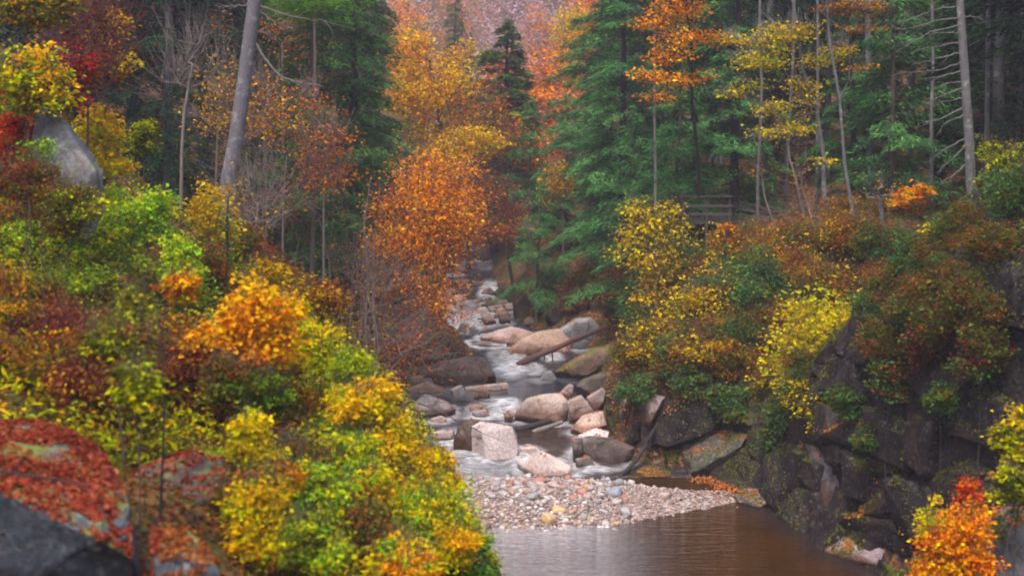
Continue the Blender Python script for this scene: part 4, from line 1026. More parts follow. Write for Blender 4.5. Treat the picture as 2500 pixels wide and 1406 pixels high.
hero("soft orange tree right of the pointed spruce", 1350, 122, [(1350, 300, 122), (1350, 200, 122)], .2, [(1345, 190, 122, 75, 65), (1390, 260, 120, 60, 50), (1310, 280, 119, 50, 60)], ['orange', 'orange', 'farpink'], 170, 36, .26, spread=.6, seed=6, bark='brown')
hero("low orange tree between the pointed spruce and the hemlocks", 1330, 100, [(1335, 380, 100)], .1, [(1320, 370, 100, 50, 60), (1345, 430, 98, 40, 60)], ['redorange', 'orange'], 80, 34, .18, spread=.4, seed=7, bark='brown')
hero("amber leaved sapling in front of the dark hemlocks", 1375, 82, [(1375, 560, 82), (1370, 480, 82)], .05, [(1370, 440, 82, 45, 45), (1350, 490, 82, 35, 30)], ['gold', 'sparse'], 60, 18, .16, spread=.35, seed=8, twigs=3)
hero("orange maple at the top right of the gap, in front of the hemlocks", 1712, 65, [(1705, 400, 64), (1690, 250, 63), (1690, 120, 61.5), (1675, 20, 61), (1680, -60, 61)], .09,
     [(1655, 25, 61, 60, 30), (1650, 95, 61, 60, 28), (1635, 140, 61, 45, 22), (1580, 178, 61, 45, 18), (1640, 205, 61, 45, 20), (1680, -40, 61, 70, 40), (1600, 60, 61.5, 45, 16), (1700, 190, 62, 40, 14), (1720, 90, 62, 40, 18), (1610, 240, 61, 35, 10), (1770, 100, 62.5, 50, 14)], ['orange', 'orange', 'gold'], 180, 36, .125, spread=.33, flat=.4, seed=9, bark='dark', twigs=3, tip=.02)
hero("yellow maple with a slender pale trunk before the dark right forest", 2030, 60, [(2012, 480, 60), (2010, 380, 60), (1995, 270, 60), (1960, 170, 60), (1945, 60, 60), (1928, -40, 60)], .12,
     [(1890, 100, 60, 55, 40), (1945, 80, 60, 45, 28), (1835, 150, 60, 45, 18), (1890, 150, 60, 40, 20), (1830, 207, 60, 30, 14), (1968, 205, 60, 32, 22), (1965, 240, 60, 40, 14), (1880, 262, 60, 60, 16), (1975, 285, 60, 30, 10), (2012, 388, 60, 22, 16), (1810, 100, 60.5, 40, 12), (1930, 320, 60, 50, 10), (2040, 130, 60.5, 40, 14), (1860, 330, 60, 40, 10), (1790, 230, 61, 40, 10), (1990, 150, 60, 30, 16)],
     ['yellow', 'yellow', 'yellow', 'yelgreen'], 180, 36, .12, spread=.27, flat=.42, seed=10, bark='grey', twigs=3, tip=.02)
hero("slender grey trunk right of the yellow maple, topped with amber leaves", 2088, 58, [(2062, 400, 58), (2050, 240, 58), (2025, 100, 58), (2015, -60, 58)], .085,
     [(2100, 20, 58, 70, 25), (2110, 75, 58, 60, 12), (2050, 120, 58, 45, 12), (2100, 165, 58, 40, 10), (2020, 25, 58, 25, 18), (2000, -60, 58, 80, 40)], ['sparse', 'russet'], 90, 22, .13, spread=.3, flat=.3, seed=11, twigs=3)
hero("thin pale birch trunk standing left of the viewing deck", 1601, 63, [(1600, 380, 63), (1597, 200, 63), (1600, 0, 63), (1602, -120, 63)], .075, [(1600, -150, 63, 70, 60)], 'sparse', 30, 20, .14, spread=.4, seed=12, bark='birch')
hero("straight thin grey trunk behind the yellow maple", 1995, 66, [(1996, 350, 66), (1997, 150, 66), (1996, -50, 66), (1996, -200, 66)], .10, [(1996, -220, 66, 90, 60)], 'sparse', 30, 20, .14, spread=.4, seed=13)
hero("broad pale grey trunk in the right forest", 2128, 62, [(2126, 300, 62), (2121, 100, 62), (2116, -80, 62), (2112, -300, 62)], .21, [(2112, -330, 62, 160, 120)], 'russet', 60, 20, .16, spread=.5, seed=14, bark='grey')
hero("grey trunk at the far right beyond the dead spruce", 2410, 56, [(2410, 280, 56), (2412, 100, 56), (2414, -80, 56)], .13, [(2414, -200, 56, 120, 80)], 'darkfir', 40, 30, .2, spread=.4, seed=15)
for i, (px, Y, r) in enumerate([(1742, 72, .1), (1850, 66, .09), (1920, 71, .11), (2270, 58, .09), (1510, 88, .14), (1470, 92, .1), (2230, 66, .12), (2160, 70, .1), (1760, 80, .12), (2480, 60, .12)]):
    b = ground_at(px, Y); z = 15
    broadleaf("slim_tree", "slim bare trunk lost in the shade of the right forest", "tree", b, auto_trunk(np.random.default_rng(300 + i), 15, (rngT.normal() * .6, 0), 8, .012), r, [(0, 0, 15, 1.6, 1.6, 2)], 'russet', 24, 10, .14, bark='grey', seed=300 + i, twigs=3, group="slim trunks in the right forest")
# leaning saplings and bare wood on the right slope
for i, (p0, p1, Y, r, lab) in enumerate([((1968, 645), (1905, 300), 60, .06, "pale leaning sapling trunk above the right slope shrubs"), ((1988, 640), (1955, 430), 59, .05, "short thin sapling right of the pale leaning one"),
        ((2078, 715), (2110, 560), 56, .07, "crooked pale trunk leaning up from the yellow bush"), ((2165, 740), (2150, 480), 55, .12, "grey trunk rooted right of the big yellow bush"),
        ((1310, 745), (1290, 560), 78, .06, "pale sapling leaning left before the hemlocks upstream"), ((1885, 600), (1860, 420), 61, .05, "thin sapling right of the viewing deck")]):
    b = at(p0[0], p0[1], Y); b[2] = Hs(b[0], Y) - .05; e = at(p1[0], p1[1], Y) - b
    broadleaf("sapling", lab, "tree", b, wobble(np.zeros(3), e, 7, .05, 400 + i), r, [(e[0], e[1], e[2], .7, .7, .6)], 'sparse', 12, 5, .12, bark='twig' if i != 3 else 'grey', seed=400 + i, twigs=2, tip=.008)

# the leaning pine on the left
b = ground_at(553, 52); rngP = np.random.default_rng(9)
root = empty("pine_tree", b); tag(root, "tall smooth grey pine trunk leaning right on the left bank", "tree")
tb = Tubes(); P = [np.zeros(3)] + [rel(x, y, 52, b) for x, y in ((557, 440), (578, 330), (596, 200), (610, 90), (622, 0), (640, -160), (655, -320))]
P = np.array(P); tb.add(P, [.32, .29, .275, .26, .25, .24, .2, .14], 14); link("trunk", tb.build("trunk", M_BARK['pine']), root)
def branch(pts, r0, r1, mat='twig', sub=0, Y=52, seed=0, rt=root, base=b, forks=10):
    rr = np.random.default_rng(seed); Q = np.array([rel(p[0], p[1], p[2] if len(p) > 2 else Y, base) for p in pts])
    s_ = np.linspace(0, len(Q) - 1, 14); Q = np.stack([np.interp(s_, np.arange(len(Q)), Q[:, c]) for c in range(3)], 1)
    for _ in range(2): Q[1:-1] = (Q[:-2] + Q[1:-1] * 2 + Q[2:]) / 4
    Q += np.vstack([np.zeros((1, 3)), rr.normal(size=(13, 3)) * .015])
    tb = Tubes(); tb.add(Q, np.linspace(r0, r1, 14), 6); L = np.linalg.norm(Q[-1] - Q[0])
    for k in range(forks):
        i = rr.integers(4, 13); d = unit((Q[i] - Q[i - 1]) + rr.normal(size=3) * .12 * L / 6 * np.array([1, 1, .7]))
        l = L * rr.uniform(.08, .3); e = Q[i] + d * l + rr.normal(size=3) * l * .3
        tb.add([Q[i], (Q[i] + e) / 2 + rr.normal(size=3) * l * .06, e], [r1 * 1.1, r1 * .8, r1 * .4], 4)
    return link("branch", tb.build("branch", M_BARK[mat]), rt)
branch([(618, 96), (650, 150), (688, 192), (730, 200), (762, 208)], .05, .012, seed=1, forks=14)
branch([(622, 10), (690, 35), (745, 48), (800, 52)], .045, .012, seed=2)
branch([(624, 14), (660, 50), (720, 75)], .03, .008, seed=3)
branch([(618, 12), (560, 16), (520, 14)], .03, .008, seed=4)
cl = np.array([rel(px, py, 52 + dy, b) for px, py, dy in zip(rngP.normal(755, 50, 46), rngP.normal(12, 17, 46), rngP.normal(1.2, .7, 46))])
cl2 = np.array([rel(px, py, 52 + dy, b) for px, py, dy in zip(rngP.normal(650, 110, 60), rngP.normal(-260, 70, 60), rngP.normal(0, 1.6, 60))])
V, F = leaf_geo(*leaf_cloud(rngP, np.concatenate([cl, cl2]), 90, .26, .5, .20, .14, .3)); link("crown", mesh_from("crown", V, F, False, LM['pineneedle']), root)
# the dead spruce on the right
b = ground_at(2378, 48); root = empty("dead_spruce", b); tag(root, "dead grey spruce with bare drooping branches on the right", "tree")
P = np.array([np.zeros(3)] + [rel(x, y, 48, b) for x, y in ((2372, 480), (2366, 340), (2358, 220), (2350, 100), (2344, 0), (2338, -150), (2332, -300))])
tb = Tubes(); tb.add(P, [.185, .17, .16, .15, .135, .12, .09, .05], 12); link("trunk", tb.build("trunk", M_BARK['grey']), root)
for i, q in enumerate([[(2344, 18), (2300, 18), (2240, 38), (2190, 62)], [(2346, 42), (2290, 50), (2230, 70), (2180, 72)], [(2346, 60), (2270, 78), (2215, 112), (2188, 128)], [(2348, 80), (2300, 80), (2265, 84)],
        [(2350, 102), (2300, 112), (2240, 122)], [(2352, 128), (2300, 140), (2225, 160)], [(2353, 152), (2290, 172), (2195, 178)], [(2354, 172), (2310, 184), (2250, 194)], [(2356, 200), (2310, 204), (2275, 222)],
        [(2358, 212), (2315, 228), (2270, 245)], [(2360, 238), (2300, 252), (2240, 250)], [(2361, 260), (2310, 285), (2248, 302)], [(2362, 275), (2330, 290), (2300, 305), (2290, 330)], [(2366, 335), (2330, 352), (2290, 372), (2268, 400)],
        [(2367, 345), (2335, 380), (2300, 410), (2290, 420)], [(2370, 392), (2330, 425), (2292, 455)], [(2350, 42), (2375, 40), (2400, 48)], [(2366, 330), (2390, 328), (2410, 336)], [(2342, -10), (2300, -5), (2250, -30)], [(2343, -30), (2280, -40), (2230, -20)]]):
    branch([(x, y, 48 - .004 * (2350 - x) * (1 if i % 2 else -.6)) for x, y in q], .026, .006, seed=20 + i, rt=root, base=b, forks=6, mat='birch')

# bare and half bare trees
def bare(label, bpx, Y, trunk, rt, blobs, ncl, seed, leaf='sparse', per=3, bark='twig', **k):
    return hero(label, bpx, Y, trunk, rt, blobs, leaf, ncl, per, .12, name="bare_tree", bark=bark, seed=seed, twigs=k.pop('twigs', 3), spread=.5, tip=.009, **k)
bare("tangle of bare grey twigs left of the leaning pine", 440, 54, [(445, 300, 54), (470, 160, 54)], .08, [(470, 130, 54, 85, 55), (430, 200, 54, 70, 40)], 60, 31, per=0)
bare("bare tree with a thin grey trunk before the left spruces", 755, 60, [(762, 640, 60), (768, 420, 60), (770, 200, 60), (768, 60, 60), (768, -40, 60)], .11, [(750, 300, 60, 70, 120), (790, 420, 60, 60, 70), (720, 500, 60, 70, 70)], 90, 32, leaf=['redorange', 'sparse'], per=9, bark='brown')
bare("thin bare tree left of the grey trunk, thick with brown twigs", 690, 57, [(690, 520, 57), (700, 380, 57)], .06, [(690, 480, 57, 80, 70), (650, 420, 57, 60, 50)], 60, 33, leaf='russet', per=3)
bare("fan of bare branches below the bright orange tree", 870, 60, [(880, 800, 60), (890, 740, 60)], .07, [(930, 700, 61, 70, 60), (870, 690, 60, 50, 60), (960, 760, 60, 60, 40)], 75, 34, leaf='redorange', per=7, rise=.1)
bare("low bare shrub tree arching over the big rounded boulder", 900, 57, [(920, 870, 57)], .07, [(980, 840, 58, 90, 45), (1040, 880, 59, 80, 30), (960, 900, 58, 60, 40)], 75, 35, leaf='redorange', per=6, rise=.05)
bare("bare twiggy tree behind the tall yellow sapling", 620, 50, [(620, 600, 50), (630, 500, 50)], .06, [(620, 520, 50, 70, 70), (590, 470, 50, 50, 50)], 50, 36, per=1)
bare("rust leaved sapling left of the leaning pine", 520, 56, [(530, 330, 56), (540, 200, 56)], .05, [(545, 190, 56, 40, 50), (540, 280, 56, 50, 60)], 80, 37, leaf=['gold', 'sparse'], per=10)
bare("amber sapling right of the leaning pine", 650, 58, [(650, 360, 58), (650, 260, 58)], .05, [(655, 290, 58, 50, 70), (640, 200, 58, 40, 22), (670, 205, 58, 30, 16)], 90, 38, leaf=['orange', 'sparse', 'gold'], per=10)
bare("orange leaved tree in front of the left spruces", 790, 58, [(790, 500, 58), (790, 420, 58)], .06, [(795, 345, 58, 55, 55), (790, 420, 58, 60, 50), (760, 250, 60, 30, 40)], 110, 39, leaf=['orange', 'redorange', 'russet'], per=16)
bare("rusty tree high behind the leaning pine", 690, 70, [(690, 200, 70), (690, 100, 70)], .1, [(700, 70, 70, 50, 45), (760, 120, 70, 70, 35), (800, 180, 70, 60, 25), (520, 90, 70, 40, 70)], 150, 40, leaf=['redorange', 'sparse'], per=14)
bare("bare branch heap fallen on the right slope", 2090, 57, [(2090, 620, 57)], .05, [(2060, 590, 57, 100, 25), (2130, 620, 57, 60, 20)], 70, 41, per=0, rise=.05)
bare("bare pale branches right of the viewing deck", 1975, 61, [(1960, 560, 61)], .05, [(1980, 520, 61, 100, 30), (1900, 530, 61, 50, 20)], 70, 42, per=0, rise=.1)
bare("dark tangle of bare brush hanging on the right cliff edge", 2330, 42, [(2330, 640, 42)], .05, [(2300, 680, 41, 80, 60), (2380, 560, 41, 60, 60), (2230, 760, 42, 50, 50)], 110, 43, leaf='olive', per=5, bark='dark')
bare("reddish multi stemmed bare shrub high on the left", 210, 36, [(215, 260, 36)], .05, [(230, 150, 36, 80, 80), (190, 60, 36, 80, 60), (250, 40, 36, 60, 50)], 170, 44, leaf='maroon', per=5, bark='red')
# thin saplings crowded under the left forest
g0 = None
for i in range(13):
    px = float(rngT.uniform(590, 960)); b = ground_at(px, float(rngT.uniform(52, 64)))
    if b[0] > xl(b[1]) - .8: continue
    if g0 is None:
        rr = np.random.default_rng(910)
        g0 = broadleaf("bare_sapling", "thin bare sapling crowded under the left forest", "tree", b, auto_trunk(rr, 6.5, (.5, 0), 8, .03), .04, [(.3, 0, 4.2, .8, .8, 2.0), (.2, 0, 2.6, .9, .9, .8)], 'sparse', 34, 3, .11, spread=.3, bark='twig', seed=910, twigs=2, tip=.008, group="thin bare saplings under the left forest")
    else: copy_tree(g0, b, float(rngT.uniform(0, 6.28)), float(rngT.uniform(.6, 1.25)))
b = at(392, 1262, 17.2); e = at(398, 800, 17.2) - b
broadleaf("sapling", "thin dark sapling rising straight past the dark brown rounded boulder", "tree", b, wobble(np.zeros(3), e, 8, .02, 440), .018, [(e[0], e[1], e[2], .3, .3, .5)], ['russet', 'olive'], 14, 6, .07, bark='dark', seed=441, twigs=2, tip=.004)
# generic copies further up the valley
def generic(nm, leafs, seed, h=13, per=34, ncl=110, size=.24, bark='brown', gaps=0.1):
    rng = np.random.default_rng(seed)
    return broadleaf(nm, "-", "tree", (0, 0, 0), auto_trunk(rng, h * .8, (rng.normal() * .5, 0), 7, .02), .16, [(0, 0, h * .62, 2.4, 2.4, h * .28), (rng.normal(), rng.normal(), h * .8, 1.8, 1.8, h * .18), (rng.normal() * 1.3, rng.normal(), h * .45, 2.3, 2.3, h * .16)], leafs, ncl, per, size, spread=.55, bark=bark, seed=seed, gaps=gaps)
GEN = {'orange': [generic("maple_tree", ['orange', 'gold'], 61), generic("maple_tree", ['redorange', 'orange'], 62)], 'gold': [generic("birch_tree", ['gold', 'yellow'], 63)],
       'russet': [generic("beech_tree", ['russet', 'redorange', 'farpink'], 64, per=22)], 'bare': [generic("bare_tree", ['mauve'], 65, per=5, ncl=140, bark='grey')], 'pink': [generic("maple_tree", ['farpink', 'orange'], 66)]}
ADJ = {'orange': "orange maple", 'gold': "golden birch", 'russet': "rusty beech", 'bare': "nearly bare grey tree", 'pink': "soft pink orange maple"}
for i, (px, Y) in enumerate(((1185, 232), (1365, 262), (1080, 275), (1290, 310))): put(px, Y, SPR[i % 3], "far hazy spruce on the closing hillside", .6, "far spruces on the closing hillside")
used = set()
def gen(kind, px, Y, label=None, s=1.0, group=None):
    L_ = GEN[kind]; g = L_[int(rngT.integers(len(L_)))]; b = ground_at(px, Y); rz = float(rngT.uniform(0, 6.28))
    if label is None: label = f"{ADJ[kind]} on the hazy wooded slope where the valley closes"; group = f"{ADJ[kind]}s on the hazy far slope"
    if g.name not in used:
        used.add(g.name); g.location = b; g.rotation_euler = (0, 0, rz); g.scale = (s, s, s); g["label"] = label
        if group: g["group"] = group
        elif "group" in g: del g["group"]
        return g
    return copy_tree(g, b, rz, s, label, group)
for (k, px, Y, s) in [('orange', 1000, 150, 1.0), ('pink', 1050, 160, 1.0), ('bare', 1095, 175, 1.0), ('russet', 1180, 150, .9), ('orange', 1225, 165, .9), ('bare', 1320, 150, 1.1), ('orange', 1370, 140, 1.0), ('pink', 1290, 180, 1.0), ('gold', 1400, 132, 1.1), ('orange', 1440, 145, 1.1),
        ('pink', 1130, 195, 1.1), ('bare', 1250, 200, 1.1), ('bare', 1350, 205, 1.1), ('pink', 1420, 190, 1.1), ('orange', 1010, 190, 1.1), ('russet', 1330, 130, .9), ('orange', 960, 170, 1.1), ('gold', 990, 128, .9), ('russet', 1280, 118, .75), ('russet', 1100, 112, .7), ('orange', 1140, 125, .8),
        ('bare', 1200, 215, 1.1), ('pink', 1380, 225, 1.1), ('bare', 1080, 220, 1.1), ('pink', 1470, 210, 1.1), ('russet', 1045, 118, .7), ('bare', 1400, 160, 1.0), ('orange', 1480, 170, 1.1), ('pink', 1160, 240, 1.0), ('pink', 1260, 255, 1.1), ('orange', 1340, 245, .9), ('pink', 1430, 260, 1.1), ('pink', 1060, 255, 1.0), ('bare', 1310, 270, 1.1), ('russet', 1200, 265, 1.0), ('pink', 1110, 285, 1.1), ('russet', 1390, 290, 1.1), ('pink', 1225, 300, 1.1), ('orange', 1010, 250, .9)]:
    gen(k, px, Y, s=s)
for g in sum(GEN.values(), []):
    if g.name not in used:
        gen({'maple_tree': 'orange', 'birch_tree': 'gold', 'beech_tree': 'russet', 'bare_tree': 'bare'}[g.name.split('.')[0]], 1300, 185)
# the closing hillside: a wood seen as one mass
rngF = np.random.default_rng(3); n = 1500
fx_ = rngF.uniform(-70, 70, n); fy_ = rngF.uniform(172, 380, n); fz_ = H(fx_, fy_)
cc = np.stack([fx_, fy_, fz_ + 6], 1)
tbF = Tubes()
cl = np.concatenate([c + rand_dirs(rngF, 9) * rngF.random((9, 1)) ** .4 * np.array([2.4, 2.4, 4.5]) for c in cc])
dens = rngF.random(len(cl)) < np.repeat(rngF.choice([.25, .5, 1.0], n), 9)
for c in cc[::4]:
    a = rngF.normal(size=2) * .5; tbF.add([c - [0, 0, 6.3], c + [a[0] * .5, 0, 0], c + [a[0], a[1], 5.5]], [.16, .1, .03], 4)
V, F = leaf_geo(*leaf_cloud(rngF, cl[dens], 30, 1.0, .8, .34, .8, .3))
far = link("far_woods", mesh_from("far_woods", V, F, False, LM['mauve'])); tag(far, kind="stuff")
wood = link("far_trunks", tbF.build("far_trunks", M_BARK['twig'])); tag(wood, kind="stuff")
# ------------------------------------------------------------------ shrubs
def shrub(label, px, py, rx, ry, Y, leaf, ncl, per, size, seed, group=None, spread=None, bark='brown', gaps=0, twigs=1, name="shrub", off=0.0, rzd=None, flat=.6, blobs=None, shell=.5):
    """crown centred on pixel (px, py) with pixel radii rx, ry; stems grow from the ground under it"""
    if Y is None: Y = hit(px, py + ry * .6)[1] - off
    c = at(px, py, Y); g = Hs(c[0], c[1]); b = np.array([c[0], c[1], min(g, c[2] - .2) - .05])
    k = Y / FPX; Rx, Rz = rx * k, ry * k; zc = c[2] - b[2]
    sp = spread or max(.08, min(Rx, Rz) * .28)
    lr = np.random.default_rng(seed + 9000); Ry = rzd or (Rx * .6 + Rz * .4); bl = [(0, 0, zc, Rx * .72, Ry * .72, Rz * .72)]
    for _ in range(6):
        d = rand_dirs(lr, 1)[0]; q = lr.uniform(.28, .5)
        bl.append((d[0] * Rx * .75, d[1] * Ry * .75, zc + abs(d[2]) ** .7 * math.copysign(1, d[2] + .25) * Rz * .75, Rx * q, Ry * q, Rz * q))
    for (dx, dy, sx, sy) in (blobs or []): bl.append((dx * k, 0, zc - dy * k, sx * k, sx * k, sy * k))
    for _ in range(5):    # upright shoots that break the outline
        a = lr.uniform(0, 6.28); q = lr.uniform(.5, 1.0)
        bl.append((math.cos(a) * Rx * .7 * q, math.sin(a) * Ry * .7 * q, zc + Rz * lr.uniform(.65, .95), Rx * .1, Ry * .1, Rz * lr.uniform(.3, .5)))
    if Y < 28: size = size * .7; per = int(per * 1.75)
    twigs = max(twigs, 2) if Y < 30 else twigs
    rng = np.random.default_rng(seed); h = max(.15, (zc - Rz) * .9)
    tr = np.stack([rng.normal(size=4) * .02, rng.normal(size=4) * .02, np.linspace(0, h, 4)], 1); tr[0] = 0
    return broadleaf(name, label, "shrub", b, tr, .012 + .018 * max(Rx, Rz), bl, leaf, ncl, per, size, spread=sp, flat=flat, bark=bark, seed=seed, twigs=twigs, group=group, gaps=gaps, tip=.004 + .00006 * Y, leafname="foliage", shell=shell)
S = []
# the near left slope, brow first (px, py, rx, ry, Y)
S += [
 ("big orange bush on the near slope, the brightest orange there", 590, 800, 112, 88, 23, ['orange', 'gold', 'gold'], 110, 30, .15, [(60, -60, 60, 45), (-60, 40, 60, 45)]),
 ("small orange red bush on the brow left of the small round spruce", 440, 700, 48, 32, 26, ['orange', 'redorange', 'gold', 'yelgreen'], 50, 22, .13, None),
 ("bright green bush at the top of the brow", 268, 520, 50, 55, 36, ['green', 'yelgreen'], 70, 34, .12, None),
 ("second bright green bush on the brow, right of the first", 355, 560, 65, 85, 33, ['green', 'green', 'yelgreen'], 110, 36, .12, [(45, 40, 45, 50)]),
 ("yellow green bush on the brow below the tall yellow sapling", 440, 640, 50, 55, 30, ['yelgreen', 'green'], 70, 32, .11, None),
 ("tall yellow sapling standing up behind the brow", 530, 560, 60, 105, 40, ['yellow', 'sparse', 'yellow'], 110, 22, .12, None),
 ("yellow sapling with sparse leaves right of the small round spruce", 640, 690, 50, 60, 34, ['yellow', 'sparse'], 60, 18, .11, None),
 ("yellow green crown on the brow right of the big orange bush", 705, 790, 45, 60, 25, ['yelgreen', 'gold'], 70, 32, .10, None),
 ("yellow green bush stepping down the brow beside the bare twigs", 780, 860, 60, 60, 24.5, ['yelgreen', 'yelgreen', 'yellow'], 100, 34, .095, None),
 ("leafy green tuft at the edge of the brow below the fan of bare branches", 855, 920, 55, 55, 24, ['green', 'yelgreen'], 90, 34, .09, None),
 ("gold and green bush lower on the brow", 870, 1010, 80, 60, 23, ['yelgreen', 'gold', 'yellow'], 130, 34, .09, [(50, -40, 50, 45)]),
 ("golden bush on the brow beside the dark wet rock", 945, 1075, 60, 70, 23, ['gold', 'yellow', 'yelgreen'], 110, 34, .09, None),
 ("lime green bush under the golden one on the brow", 860, 1120, 70, 50, 21.5, ['green', 'yelgreen'], 100, 34, .085, None),
 ("yellow bush touching the left rapids", 1050, 1150, 55, 50, 23, ['yellow', 'yelgreen', 'gold'], 90, 34, .085, None),
 ("broad yellow green bush above the pool's left shore", 1040, 1250, 85, 75, 22, ['yelgreen', 'green', 'yellow'], 150, 36, .085, [(60, 40, 50, 50)]),
 ("golden leaved bush at the pool's left edge", 1090, 1330, 65, 60, 21.5, ['gold', 'yellow', 'yelgreen'], 100, 34, .085, None),
 ("small blue green tuft dipping into the pool corner", 1145, 1390, 38, 40, 22, ['hemlock', 'green'], 50, 30, .09, None),
 ("green leafy shrub hanging over the pool's left edge", 1165, 1360, 45, 55, 24, ['spruce', 'green', 'yelgreen'], 90, 30, .09, None),
 ("yellow green mass along the bottom edge below the golden bush", 960, 1380, 90, 60, 19.5, ['yelgreen', 'green', 'gold'], 150, 36, .085, None),
 ("yellow leaved bush right of the dark rounded boulder", 612, 1075, 45, 68, 19, ['yellow', 'yelgreen', 'yellow'], 90, 30, .09, [(40, 60, 50, 40)]),
 ("large yellow bush between the boulders and the green ferns", 625, 1270, 78, 90, 17.5, ['yellow', 'gold', 'yelgreen'], 150, 32, .085, [(60, 60, 60, 50)]),
 ("low green bush at the bottom edge right of the large yellow bush", 760, 1330, 80, 60, 17, ['green', 'yelgreen', 'olive'], 110, 34, .075, None),
 ("fresh green bush in the middle of the near slope", 745, 1200, 75, 65, 19, ['green', 'olive', 'yelgreen'], 110, 34, .08, None),
 ("russet bush among the green ones on the near slope", 700, 1110, 60, 40, 20, ['russet', 'olive'], 80, 32, .075, None),
 ("orange brown fern clump beside the large yellow bush", 690, 1170, 45, 30, 18.6, ['sparse', 'orange'], 60, 26, .07, None),
 ("gold and green bush filling the slope above the low green bush", 900, 1200, 80, 60, 21, ['gold', 'yelgreen', 'green'], 130, 34, .085, None),
 ("orange leaved bush at the bottom edge left of the pool", 1000, 1400, 60, 40, 19, ['orange', 'gold', 'yelgreen'], 80, 32, .085, None),
 ("mossy green low shrub by the yellow leaved bush", 640, 960, 80, 45, 21, ['olive', 'green', 'olive'], 110, 32, .075, None),
 ("olive brown shrub below the big orange bush", 560, 930, 80, 50, 21, ['olive', 'russet', 'olive'], 110, 32, .08, None),
 ("shrub with a few large yellow leaves in the middle of the left slope", 290, 850, 90, 70, 19, ['olive', 'yelgreen', 'olive', 'russet'], 90, 14, .10, None),
 ("tall weed with pale yellow leaves left of the big orange bush", 330, 760, 55, 45, 21, ['yelgreen', 'olive'], 50, 12, .11, None),
 ("yellow green leafy stem above the leafy boulder", 330, 960, 50, 60, 16.5, ['yelgreen', 'olive'], 50, 12, .11, None),
 ("crimson bush beside the steep pale boulder", 38, 335, 48, 62, 30, ['red', 'red', 'redorange'], 80, 32, .10, [(60, -10, 20, 40)]),
 ("yellow green bush at the left edge above the crimson one", 62, 200, 75, 85, 29, ['yelgreen', 'olive', 'gold'], 120, 34, .10, [(50, 20, 50, 60)]),
 ("yellow bush right of the steep pale boulder", 248, 345, 52, 75, 37, ['yellow', 'yelgreen', 'gold'], 110, 32, .11, [(10, 60, 60, 30)]),
 ("olive yellow shrub right of the small grey pointed rock", 350, 345, 35, 45, 39, ['olive', 'yelgreen'], 60, 30, .10, None),
 ("yellow leaved tall shrub at the top left", 250, 95, 55, 70, 38, ['yellow', 'gold', 'sparse'], 100, 22, .12, [(-30, -80, 40, 40), (40, 60, 40, 40)]),
 ("olive shrub in the top left corner", 90, 40, 100, 60, 34, ['olive', 'sparse', 'olive'], 130, 30, .11, None),
 ("dark red twiggy shrub left of the tall yellow shrub", 170, 200, 60, 80, 34, ['maroon', 'red', 'russet'], 120, 18, .10, None),
 ("olive shrub hiding the foot of the steep pale boulder", 165, 520, 100, 62, 26.5, ['olive', 'russet', 'olive', 'yelgreen'], 130, 32, .085, None),
 ("brown shrub left of the steep pale boulder's foot", 60, 440, 70, 60, 26.5, ['russet', 'maroon', 'olive'], 100, 30, .085, None),
 ("green ferny growth hugging the left side of the steep pale boulder", 95, 385, 42, 50, 28, ['green', 'olive'], 30, 30, .07, None),
]
for i, (lab, px, py, rx, ry, Y, leaf, ncl, per, size, bl) in enumerate(S):
    shrub(lab, px, py, rx, ry, Y, leaf, ncl, per, size, 500 + i, blobs=bl)
# filler on the near left slope: copies of a few kinds with their own tints
KINDS = [('olive', ['olive', 'russet', 'olive'], "olive brown shrub in the tangled growth of the near left slope"), ('green', ['olive', 'green', 'yelgreen'], "dull green shrub in the tangled growth of the near left slope"),
         ('maroon', ['maroon', 'russet', 'maroon'], "dark maroon shrub in the tangled growth of the near left slope"), ('russet', ['russet', 'olive', 'sparse'], "russet shrub in the tangled growth of the near left slope"),
         ('dark', ['spruce', 'olive', 'spruce'], "dark green shrub in the tangled growth of the near left slope"), ('yelgreen', ['yelgreen', 'green', 'yellow'], "yellow green shrub in the tangled growth of the near left slope")]
FILL = {}
for j, (k, lv, lab) in enumerate(KINDS):
    for v in range(2):
        rng = np.random.default_rng(800 + j * 5 + v)
        FILL[(k, v)] = [broadleaf("shrub", lab, "shrub", (0, 0, 0), np.stack([np.zeros(4), np.zeros(4), np.linspace(0, .2, 4)], 1), .016, [(0, 0, .5, .62, .62, .48), (rng.normal() * .3, rng.normal() * .3, .75, .4, .4, .35)], lv, 90, 34, .068, spread=.14, seed=800 + j * 5 + v, twigs=1, tip=.004, leafname="foliage", bark='brown', group=f"{k} shrubs of the near left slope"), False, lab]
rngS = np.random.default_rng(12)
def fill(kind, x, Y, s, lab=None, grp=None, zoff=-.05, z=None):
    e = FILL[(kind, int(rngS.integers(2)))]; b = (x, Y, Hs(x, Y) + zoff if z is None else z); rz = float(rngS.uniform(0, 6.28))
    ss = (s, s, s * float(rngS.uniform(.8, 1.25)))
    if not e[1]:
        e[1] = True; e[0].location = b; e[0].rotation_euler = (0, 0, rz); e[0].scale = ss; o = e[0]
        if lab: o["label"] = lab; o["group"] = grp
        return o
    return copy_tree(e[0], b, rz, ss, lab or e[2], grp or e[0]["group"])
